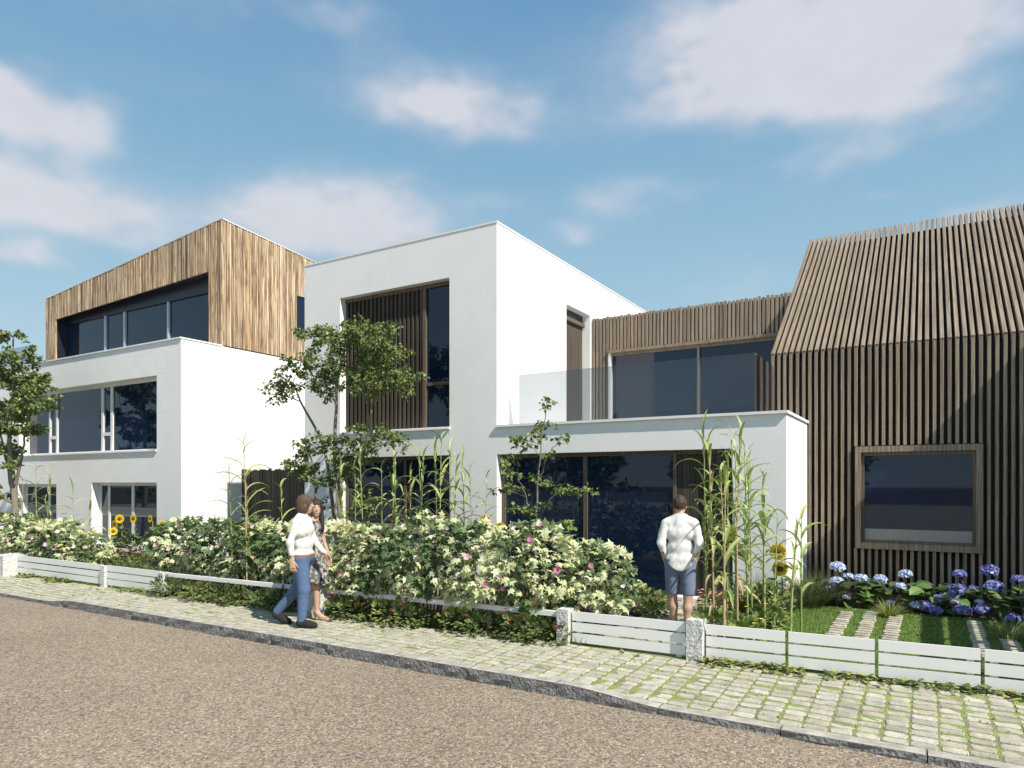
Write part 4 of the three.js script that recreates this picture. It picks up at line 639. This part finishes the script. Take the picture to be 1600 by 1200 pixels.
{ // moss tufts in the pavement joints, creeping ground cover along the fence
  const b = new MB();
  for (const [x, z] of jointSpots) for (let k = 0; k < 14; k++) { const side = R() < .4, px = x + (side ? R(-.09, .09) : (R() < .5 ? -.094 : .094) + R(-.008, .008)), pz = z + (side ? .062 + R(-.007, .007) : R(-.06, .06)), s = R() < .06 ? R(.02, .04) : R(.008, .018); b.add(DIAMOND, leafM(V(px, yP(px, pz) - .012, pz), ball().add(V(0, 1.1, 0)), ball(), s, .7), vary([.28, .35, .085], .35)); }
  const moss = part('joint_moss', b.geo(), PM.solid); tag(moss, 'bright green moss and grass tufts in the pavement joints', 'moss', null, 'stuff');
  const g = new MB(), spots = [];
  for (let x = -15.8; x < 1.6; x += .02) { const d = fbm3(x * 1.6, 0, 4, 3, 3); const boards = x > -3.7 || x < -11.2; const n = x > -.85 && R() < .8 ? 1 + R(3) * fbm3(x * 3, 1, 1, 2, 9) : d > (boards ? .43 : .36) ? (d - .33) * 12 : R() < .12 ? 1 : 0; for (let k = 0; k < n; k++) spots.push([x, zF(x) + .03 + Math.abs(R(-1, 1) * R()) * (boards ? .26 : .20)]); }
  for (const [x, z] of spots) { const y = yP(x, z) + R(.005, .055) * (R() < .5 ? 1 : .4); for (let k = 0; k < 2; k++) { const a = R(6.283); g.add(ROUND, leafM(V(x + R(-.03, .03), y, z + R(-.03, .03)), V(Math.cos(a), R(.0, .5), Math.sin(a)), V(R(-.4, .4), 1, R(-.4, .4)), R(.026, .062)), vary(R() < .35 ? [.34, .34, .06] : pick([[.10, .15, .03], [.18, .22, .04]]), .25)); } }
  const gc = part('ground_ivy', g.geo(), PM.leaf); tag(gc, 'creeping round leaved ground cover along the foot of the fence', 'ground cover', null, 'stuff');
  const lw = new MB();
  for (let i = 0; i < 9000; i++) { const x = R(-11.2, -3.4), z = zF(x) - R(-.06, .9) * R(), h = R(.08, .22); lw.add(bladeTpl, new THREE.Matrix4().makeRotationY(R(6.28)).multiply(new THREE.Matrix4().makeRotationX(R(.0, .6))).scale(V(.008, h, h)).setPosition(x, -.02, z), vary(pick(GC.concat(GY.slice(1, 2))), .3)); }
  for (let i = 0; i < 9000; i++) { const x = R(-19, -11), z = R(-11, -7.1), h = R(.06, .22); lw.add(bladeTpl, new THREE.Matrix4().makeRotationY(R(6.28)).multiply(new THREE.Matrix4().makeRotationX(R(.0, .6))).scale(V(.008, h, h)).setPosition(x, -.02, z), vary(pick(GC.concat(GY)), .3)); }
  const rg = part('rough_grass', lw.geo(), PM.leaf); tag(rg, 'rough uncut grass under the hedges and in the left garden', 'grass', null, 'stuff');
}

// ---------------------------------------------------------------- people
function surfNet(f, lo, hi, cell) { // smooth surface of f = 0 on a grid
  const nx = Math.ceil((hi[0] - lo[0]) / cell) + 1, ny = Math.ceil((hi[1] - lo[1]) / cell) + 1, nz = Math.ceil((hi[2] - lo[2]) / cell) + 1, B = 5;
  const act = []; const val = new Float32Array(nx * ny * nz).fill(1), id = (i, j, k) => (k * ny + j) * nx + i, X = (i) => lo[0] + i * cell, Y = (j) => lo[1] + j * cell, Z = (k) => lo[2] + k * cell;
  for (let k = 0; k < nz; k += B) for (let j = 0; j < ny; j += B) for (let i = 0; i < nx; i += B) {
    const c = f(X(i + 2), Y(j + 2), Z(k + 2)); if (Math.abs(c) > cell * B * 1.25) { if (c < 0) for (let c2 = k; c2 < Math.min(nz, k + B); c2++) for (let b = j; b < Math.min(ny, j + B); b++) for (let a = i; a < Math.min(nx, i + B); a++) val[id(a, b, c2)] = -1; continue; }
    act.push([i, j, k]);
    for (let c2 = k; c2 < Math.min(nz, k + B); c2++) for (let b = j; b < Math.min(ny, j + B); b++) for (let a = i; a < Math.min(nx, i + B); a++) val[id(a, b, c2)] = f(X(a), Y(b), Z(c2));
  }
  const vid = new Int32Array(nx * ny * nz).fill(-1), P = [], idx = [], E = [[0, 1], [2, 3], [4, 5], [6, 7], [0, 2], [1, 3], [4, 6], [5, 7], [0, 4], [1, 5], [2, 6], [3, 7]];
  const each = (o, fn) => { for (const [i, j, k] of act) for (let c = Math.max(o, k); c < Math.min(nz - 1, k + B); c++) for (let b = Math.max(o, j); b < Math.min(ny - 1, j + B); b++) for (let a = Math.max(o, i); a < Math.min(nx - 1, i + B); a++) fn(a, b, c); };
  const v = new Float32Array(8);
  each(0, (i, j, k) => {
    let m = 0; for (let c = 0; c < 8; c++) { const q = val[id(i + (c & 1), j + ((c >> 1) & 1), k + (c >> 2))]; v[c] = q; if (q < 0) m |= 1 << c; } if (m === 0 || m === 255) return;
    let sx = 0, sy = 0, sz = 0, n = 0; for (const [a, b] of E) if ((v[a] < 0) !== (v[b] < 0)) { const t = v[a] / (v[a] - v[b]); sx += mix(a & 1, b & 1, t); sy += mix((a >> 1) & 1, (b >> 1) & 1, t); sz += mix(a >> 2, b >> 2, t); n++; }
    vid[id(i, j, k)] = P.length / 3; P.push(X(i + sx / n), Y(j + sy / n), Z(k + sz / n));
  });
  const quad = (a, b, c, d, s) => { if (a < 0 || b < 0 || c < 0 || d < 0) return; if (s) idx.push(a, b, c, a, c, d); else idx.push(a, c, b, a, d, c); };
  each(1, (i, j, k) => {
    const s = val[id(i, j, k)] < 0;
    if (s !== val[id(i + 1, j, k)] < 0) quad(vid[id(i, j - 1, k - 1)], vid[id(i, j, k - 1)], vid[id(i, j, k)], vid[id(i, j - 1, k)], s);
    if (s !== val[id(i, j + 1, k)] < 0) quad(vid[id(i - 1, j, k - 1)], vid[id(i - 1, j, k)], vid[id(i, j, k)], vid[id(i, j, k - 1)], s);
    if (s !== val[id(i, j, k + 1)] < 0) quad(vid[id(i - 1, j - 1, k)], vid[id(i, j - 1, k)], vid[id(i, j, k)], vid[id(i - 1, j, k)], s);
  });
  const g = new THREE.BufferGeometry(); g.setAttribute('position', new THREE.Float32BufferAttribute(P, 3)); g.setIndex(idx); g.computeVertexNormals(); return g;
}
const smin = (a, b, k) => { const h = Math.max(k - Math.abs(a - b), 0) / k; return Math.min(a, b) - h * h * k * .25; };
const cap = (x, y, z, b, ex = 0) => { const [a, c, r0, r1] = b, dx = c[0] - a[0], dy = c[1] - a[1], dz = c[2] - a[2], L = dx * dx + dy * dy + dz * dz || 1e-9, t = clamp(((x - a[0]) * dx + (y - a[1]) * dy + (z - a[2]) * dz) / L); return Math.hypot(x - a[0] - dx * t, y - a[1] - dy * t, z - a[2] - dz * t) - mix(r0, r1, t) - ex; };
const ell = (x, y, z, c, r) => (Math.hypot((x - c[0]) / r[0], (y - c[1]) / r[1], (z - c[2]) / r[2]) - 1) * Math.min(...r);
const bonesF = (bones, k, ex = 0) => (x, y, z) => { let d = 1e9; for (const b of bones) d = smin(d, cap(x, y, z, b, ex), k); return d; };
const bound = (bones, m = .05) => { const lo = [9, 9, 9], hi = [-9, -9, -9]; for (const [a, c, r0, r1] of bones) for (let i = 0; i < 3; i++) { lo[i] = Math.min(lo[i], a[i] - r0 - m, c[i] - r1 - m); hi[i] = Math.max(hi[i], a[i] + r0 + m, c[i] + r1 + m); } return [lo, hi]; };
const paint = (g, fn) => { const p = g.attributes.position, c = new Float32Array(p.count * 3); for (let i = 0; i < p.count; i++) c.set(fn(p.getX(i), p.getY(i), p.getZ(i)), i * 3); g.setAttribute('color', new THREE.BufferAttribute(c, 3)); return g; };
const headF = (x, y, z) => { // skull centre at the origin, face towards +z
  const ax = Math.abs(x); let d = ell(x, y, z, [0, .015, -.008], [.075, .098, .094]);
  d = smin(d, ell(x, y, z, [0, -.045, .024], [.056, .074, .066]), .03); d = smin(d, Math.hypot(x, y + .103, z - .052) - .02, .03); d = smin(d, cap(x, y, z, [[-.03, .02, .074], [.03, .02, .074], .012, .012]), .02);
  d = smin(d, cap(x, y, z, [[0, .004, .086], [0, -.032, .104], .007, .012]), .012); d = smin(d, cap(x, y, z, [[-.018, -.066, .079], [.018, -.066, .079], .009, .009]), .012);
  d = smin(d, ell(ax, y, z, [.076, -.015, -.008], [.011, .03, .019]), .008); d = smin(d, cap(x, y, z, [[0, -.07, -.015], [0, -.19, -.035], .05, .056]), .03);
  return Math.max(d, -(Math.hypot(ax - .031, y - .0, z - .094) - .013));
};
const SKIN = [.50, .32, .225];
const faceCol = (x, y, z) => { const ax = Math.abs(x); if (z > .06 && Math.hypot(ax - .031, y) < .0125) return Math.hypot(ax - .031, y) < .006 ? [.02, .015, .012] : [.55, .5, .47]; if (z > .06 && Math.abs(y - .022 + (ax - .03) * .2) < .005 && ax > .015 && ax < .05) return [.06, .035, .025]; if (z > .07 && ax < .026 && Math.abs(y + .066) < .008) return Math.abs(y + .065) < .0028 && ax < .02 ? [.70, .62, .58] : [.42, .16, .14]; return SKIN; };
function handBones(w, dir, lat, nrm, curl) { // wrist, direction of the hand, towards the thumb, towards the palm side
  const A = V(...w), D = V(...dir).normalize(), Lt = V(...lat).normalize(), Nn = V(...nrm).normalize(), at = (d, l, n = 0) => A.clone().addScaledVector(D, d).addScaledVector(Lt, l).addScaledVector(Nn, n).toArray(), out = [];
  for (const l of [-.024, -.008, .008, .022]) out.push([at(-.01, l * .5), at(.085, l), .019, .0135]);
  [[-.031, .058], [-.0105, .074], [.0105, .082], [.031, .072]].forEach(([l, L]) => { const c = Math.cos(curl), s = Math.sin(curl), c2 = Math.cos(curl * 2.1), s2 = Math.sin(curl * 2.1), p0 = at(.088, l), p1 = at(.088 + L * .52 * c, l * 1.05, L * .52 * s), p2 = at(.088 + L * .52 * c + L * .48 * c2, l * 1.08, L * (.52 * s + .48 * s2)); out.push([p0, p1, .0092, .0086], [p1, p2, .0086, .007]); });
  out.push([at(.02, .026), at(.058, .05, .012), .014, .0105], [at(.058, .05, .012), at(.092, .054, .02), .0105, .008]); return out;
}
const fold = (x, y, z, a = .004) => a * (Math.pow(Math.abs(Math.sin(y * 30 + x * 34 - z * 20 + 5 * n3(x * 7, y * 7, z * 7, 3))), 3) - .4 + 1.2 * (n3(x * 30, y * 18, z * 30, 6) - .5));
const TORSO = (s = 1, w = 1) => [[[-.065 * w, .93, 0], [.065 * w, .93, 0], .108, .108], [[-.05 * w, 1.09, .005], [.05 * w, 1.09, .005], .098 * w, .098 * w], [[-.075 * w, 1.27, .0], [.075 * w, 1.27, 0], .102 * w, .102 * w], [[-.135 * w, 1.385, -.012], [.135 * w, 1.385, -.012], .055, .055], [[-.03, 1.455, -.02], [-.15 * w, 1.40, -.015], .045, .042], [[.03, 1.455, -.02], [.15 * w, 1.40, -.015], .045, .042], [[0, .95, 0], [0, 1.36, -.005], .1, .09], [[0, 1.40, -.015], [0, 1.53, .005], .058, .052]].map(([a, b, r, q]) => [a.map((v) => v * s), b.map((v) => v * s), r * s, q * s]);
const limb = (...q) => { const o = []; for (let i = 0; i < q.length - 1; i++) o.push([q[i].slice(0, 3), q[i + 1].slice(0, 3), q[i][3], q[i + 1][3]]); return o; };
const grouped = (...g) => { const o = g.flat(); o.groups = g; return o; };
const skinM = std({ vertexColors: true, roughness: .6 }), cloth = (c, r = .9) => std({ color: lin(...c), roughness: r });
function person(label, pos, turn, d) {
  const t = thing('person', label, 'person', null, pos, turn), body = [...d.torso, ...d.arms, ...d.legs, ...d.feet];
  const H = new THREE.Matrix4().makeRotationFromEuler(new THREE.Euler(d.headTilt ?? 0, d.headYaw, 0, 'YXZ')).setPosition(...d.head);
  const [blo, bhi] = bound(body), gb = paint(surfNet(bonesF(body, .035), blo, bhi, .0095), () => SKIN);
  const hd = paint(surfNet(headF, [-.1, -.21, -.12], [.1, .13, .13], .0042), faceCol); hd.applyMatrix4(H);
  const geos = [gb, hd]; for (const hb of d.hands) { const [lo, hi] = bound(hb, .02); geos.push(paint(surfNet(bonesF(hb, .008), lo, hi, .0042), () => SKIN)); }
  part('body', merge(geos), skinM, t);
  const hair = surfNet(d.hair, d.hairBox[0], d.hairBox[1], .006); hair.applyMatrix4(H); part('hair', hair, std({ color: lin(...d.hairCol), roughness: .7 }), t);
  for (const [name, bones, k, ex, cut, col, amp = .004, cell = .009] of d.clothes) { const [lo, hi] = bound(bones, .08), fs = (bones.groups ?? [bones]).map((b) => bonesF(b, k, ex)), f0 = fs.length > 1 ? (x, y, z) => { let d = fs[0](x, y, z); for (let i = 1; i < fs.length; i++) d = smin(d, fs[i](x, y, z), .014); return d; } : fs[0], f = (x, y, z) => { const q = f0(x, y, z); return cut(x, y, z, Math.abs(q) < .05 ? q + fold(x, y, z, amp) : q); }; const g = surfNet(f, lo, hi, cell); if (typeof col === 'function') part(name, paint(g, col), std({ vertexColors: true, roughness: .9 }), t); else part(name, g, cloth(col), t); }
  return t;
}
const headCap = (ex) => (x, y, z) => ell(x, y, z, [0, .02, -.012], [.079 + ex, .1 + ex, .098 + ex]);
{ // man walking
  const rArm = limb([-.175, 1.375, -.02, .042], [-.225, 1.12, -.08, .033], [-.23, .90, -.04, .024]), lArm = limb([.175, 1.375, .0, .042], [.215, 1.13, .05, .033], [.19, .95, .22, .024]);
  const rLeg = limb([-.09, .90, 0, .092], [-.092, .50, .05, .062], [-.09, .10, .02, .040]), lLeg = limb([.09, .90, -.01, .092], [.095, .50, -.11, .062], [.1, .17, -.40, .040]);
  const feet = [...limb([-.09, .06, .0, .042], [-.105, .045, .12, .038], [-.11, .035, .20, .03]), ...limb([.1, .13, -.42, .042], [.105, .065, -.32, .038], [.11, .03, -.25, .03])];
  const torso = TORSO();
  person('man in white shirt, brown belt and blue jeans walking beside the woman on the pavement', [-7.08, .0, -6.38], 2.0, {
    torso, arms: [...rArm, ...lArm], legs: [...rLeg, ...lLeg], feet, head: [0, 1.615, .03], headYaw: .35,
    hands: [handBones([-.235, .89, -.05], [.02, -1, .12], [.15, 0, 1], [1, 0, 0], .3), handBones([.19, .94, .225], [-.05, -.8, .55], [-.25, .5, .8], [-1, 0, 0], .35)],
    hair: (x, y, z) => { let d = headCap(.010)(x, y, z); d = smin(d, ell(x, y, z, [0, -.055, -.03], [.086, .09, .085]), .03); d += .003 * Math.sin(x * 210 + y * 35) + .002 * Math.sin(z * 160); return Math.max(d, -ell(x, y, z, [0, -.055, .125], [.075, .105, .095])); }, hairBox: [[-.13, -.17, -.15], [.13, .16, .13]], hairCol: [.085, .05, .035],
    clothes: [
      ['shirt', grouped([...torso.slice(0, 7), ...limb([0, 1.41, -.015, .058], [0, 1.475, -.005, .056])], rArm, lArm), .03, .012, (x, y, z, q) => Math.min(Math.max(q, .955 - y, (Math.abs(x) < .075 ? y - 1.48 + Math.max(0, z) * .6 : -1)), Math.max(Math.abs(Math.hypot(x, z + .008) - .066 + (y - 1.47) * .25) - .006, y - 1.51 + Math.max(0, z) * .4, 1.445 - y)), [.68, .68, .66], .0035],
      ['belt', torso.slice(0, 7), .03, .022, (x, y, z, q) => Math.max(q, y - .958, .925 - y), [.26, .115, .045], 0],
      ['jeans', [torso[0], [[0, .93, 0], [0, .97, 0], .11, .1], ...rLeg, ...lLeg], .03, .018, (x, y, z, q) => Math.max(q, y - .935), [.085, .14, .27], .002],
      ['shoe', feet.slice(0, 2), .02, .014, (x, y, z, q) => Math.max(q, .005 - y), [.018, .017, .018], 0, .007], ['shoe', feet.slice(2), .02, .014, (x, y, z, q) => q, [.018, .017, .018], 0, .007]],
  });
}
{ // woman in floral dress
  const s = .955, torso = TORSO(s, .86), rArm = limb([-.155, 1.34, -.02, .04], [-.2, 1.09, -.06, .034], [-.19, .88, .02, .024]), lArm = limb([.155, 1.34, -.01, .04], [.2, 1.09, .0, .034], [.2, .88, .1, .024]);
  const rLeg = limb([-.075, .87, 0, .085], [-.07, .50, .09, .052], [-.065, .13, .10, .032]), lLeg = limb([.075, .87, 0, .085], [.075, .49, -.06, .052], [.075, .16, -.26, .032]);
  const feet = [...limb([-.065, .10, .10, .033], [-.065, .055, .17, .03], [-.065, .03, .26, .022]), ...limb([.075, .13, -.27, .033], [.075, .07, -.20, .03], [.075, .03, -.12, .022])];
  const skirt = [[[0, 1.0, 0], [0, .74, .0], .115, .165], [[0, .74, 0], [-.02, .52, .03], .165, .2], [[.02, .74, -.03], [.04, .52, -.06], .15, .18]];
  person('woman with long dark hair in a grey and black floral dress walking behind the man', [-7.33, 0, -6.80], 1.75, {
    torso, arms: [...rArm, ...lArm], legs: [...rLeg, ...lLeg], feet, head: [0, 1.55, .03], headYaw: -.75,
    hands: [handBones([-.19, .87, .02], [.02, -1, .15], [.15, 0, 1], [1, 0, 0], .3), handBones([.2, .87, .1], [-.02, -1, .2], [-.15, .1, 1], [-1, 0, 0], .3)],
    hair: (x, y, z) => { let d = headCap(.012)(x, y, z); d = smin(d, ell(x, y, z, [0, -.10, -.05], [.085, .12, .07]), .04); for (const q of [-1, 1]) d = smin(d, cap(x, y, z, [[q * .075, 0, .01], [q * .09, -.30, .02], .03, .028]), .03); d = smin(d, cap(x, y, z, [[0, -.1, -.07], [0, -.32, -.08], .06, .05]), .04); d += .0035 * Math.sin(x * 190) * Math.sin(z * 150 + y * 20); return Math.max(d, -ell(x, y, z, [0, -.05, .12], [.066, .10, .095])); }, hairBox: [[-.17, -.42, -.18], [.17, .16, .13]], hairCol: [.03, .02, .017],
    clothes: [
      ['dress', [...torso.slice(0, 7), ...skirt], .04, .012, (x, y, z, q) => Math.max(q, y - 1.40 + Math.max(0, z) * .5, .55 + .03 * Math.sin(x * 21) + .05 * Math.sin(Math.atan2(x, z) * 2) - y), (x, y, z) => { const n = fbm3(x * 34, y * 34, z * 34, 2, 4), w = n3(x * 9, y * 9, z * 9, 2); return n > .54 ? [.34, .33, .32] : w > .55 ? [.016, .016, .018] : [.11, .105, .10]; }, .006],
      ['sandal', [...limb([-.065, .035, .15, .026], [-.065, .022, .27, .024]), ...limb([-.065, .10, .075, .022], [-.065, .03, .07, .012])], .02, .006, (x, y, z, q) => Math.max(q, .004 - y), [.42, .28, .18], 0, .006], ['sandal', [...limb([.075, .045, -.20, .026], [.075, .022, -.11, .024]), ...limb([.075, .13, -.30, .022], [.075, .06, -.31, .012])], .02, .006, (x, y, z, q) => q, [.42, .28, .18], 0, .006]],
  });
}
{ // man seen from behind, hands in his pockets
  const torso = TORSO(), rArm = limb([-.175, 1.385, -.02, .047], [-.235, 1.13, -.06, .037], [-.185, .92, .03, .028]), lArm = limb([.175, 1.385, -.02, .047], [.235, 1.13, -.06, .037], [.185, .92, .03, .028]);
  const rLeg = limb([-.09, .90, 0, .095], [-.095, .50, -.03, .055], [-.09, .34, -.05, .054], [-.08, .10, -.06, .034]), lLeg = limb([.09, .90, 0, .095], [.093, .50, .06, .055], [.085, .34, .045, .054], [.07, .10, .05, .034]);
  const feet = [...limb([-.075, .06, -.07, .042], [-.08, .04, .06, .038], [-.085, .035, .14, .03]), ...limb([.065, .06, .03, .042], [.07, .04, .16, .038], [.075, .035, .24, .03])];
  person('man in white rolled sleeve shirt and blue denim shorts standing behind the white gate', [-2.66, 0, -8.5], -2.84, {
    torso, arms: [...rArm, ...lArm], legs: [...rLeg, ...lLeg], feet, head: [0, 1.615, .03], headYaw: -.2,
    hands: [handBones([-.185, .915, .03], [.15, -1, .1], [.2, 0, 1], [1, 0, 0], .2), handBones([.185, .915, .03], [-.15, -1, .1], [-.2, 0, 1], [-1, 0, 0], .2)],
    hair: (x, y, z) => { let d = headCap(.008)(x, y, z); d += .004 * Math.sin(x * 120 + y * 60) * Math.sin(z * 110 + y * 40); return Math.max(d, -(y + .055 - Math.max(0, z) * .9 - Math.abs(x) * .25), -ell(x, y, z, [0, -.04, .125], [.08, .10, .085])); }, hairBox: [[-.12, -.12, -.14], [.12, .15, .13]], hairCol: [.05, .03, .022],
    clothes: [
      ['shirt', grouped([...torso.slice(0, 7), [[-.06, .84, 0], [.06, .84, 0], .112, .112], ...limb([0, 1.41, -.015, .058], [0, 1.49, -.005, .056])], limb([-.175, 1.385, -.02, .047], [-.235, 1.13, -.06, .041], [-.215, 1.03, -.02, .04]), limb([.175, 1.385, -.02, .047], [.235, 1.13, -.06, .041], [.215, 1.03, -.02, .04])), .03, .014, (x, y, z, q) => Math.max(q, .80 + .07 * (x / .13) ** 2 - y, (Math.abs(x) < .075 ? y - 1.51 : -1), Math.abs(x) > .2 ? 1.03 - y : -1), [.68, .68, .67], .0045],
      ['shorts', [torso[0], ...limb([-.088, .92, 0, .096], [-.10, .52, -.02, .072]), ...limb([.088, .92, 0, .096], [.098, .52, .04, .072])], .012, .012, (x, y, z, q) => Math.max(q, .50 - y, y - .95), [.15, .19, .29], .003],
      ['shoe', feet.slice(0, 2), .02, .012, (x, y, z, q) => Math.max(q, .005 - y), [.25, .2, .15], 0, .008], ['shoe', feet.slice(2), .02, .012, (x, y, z, q) => Math.max(q, .005 - y), [.25, .2, .15], 0, .008]],
  });
}
renderer.render(scene, camera);
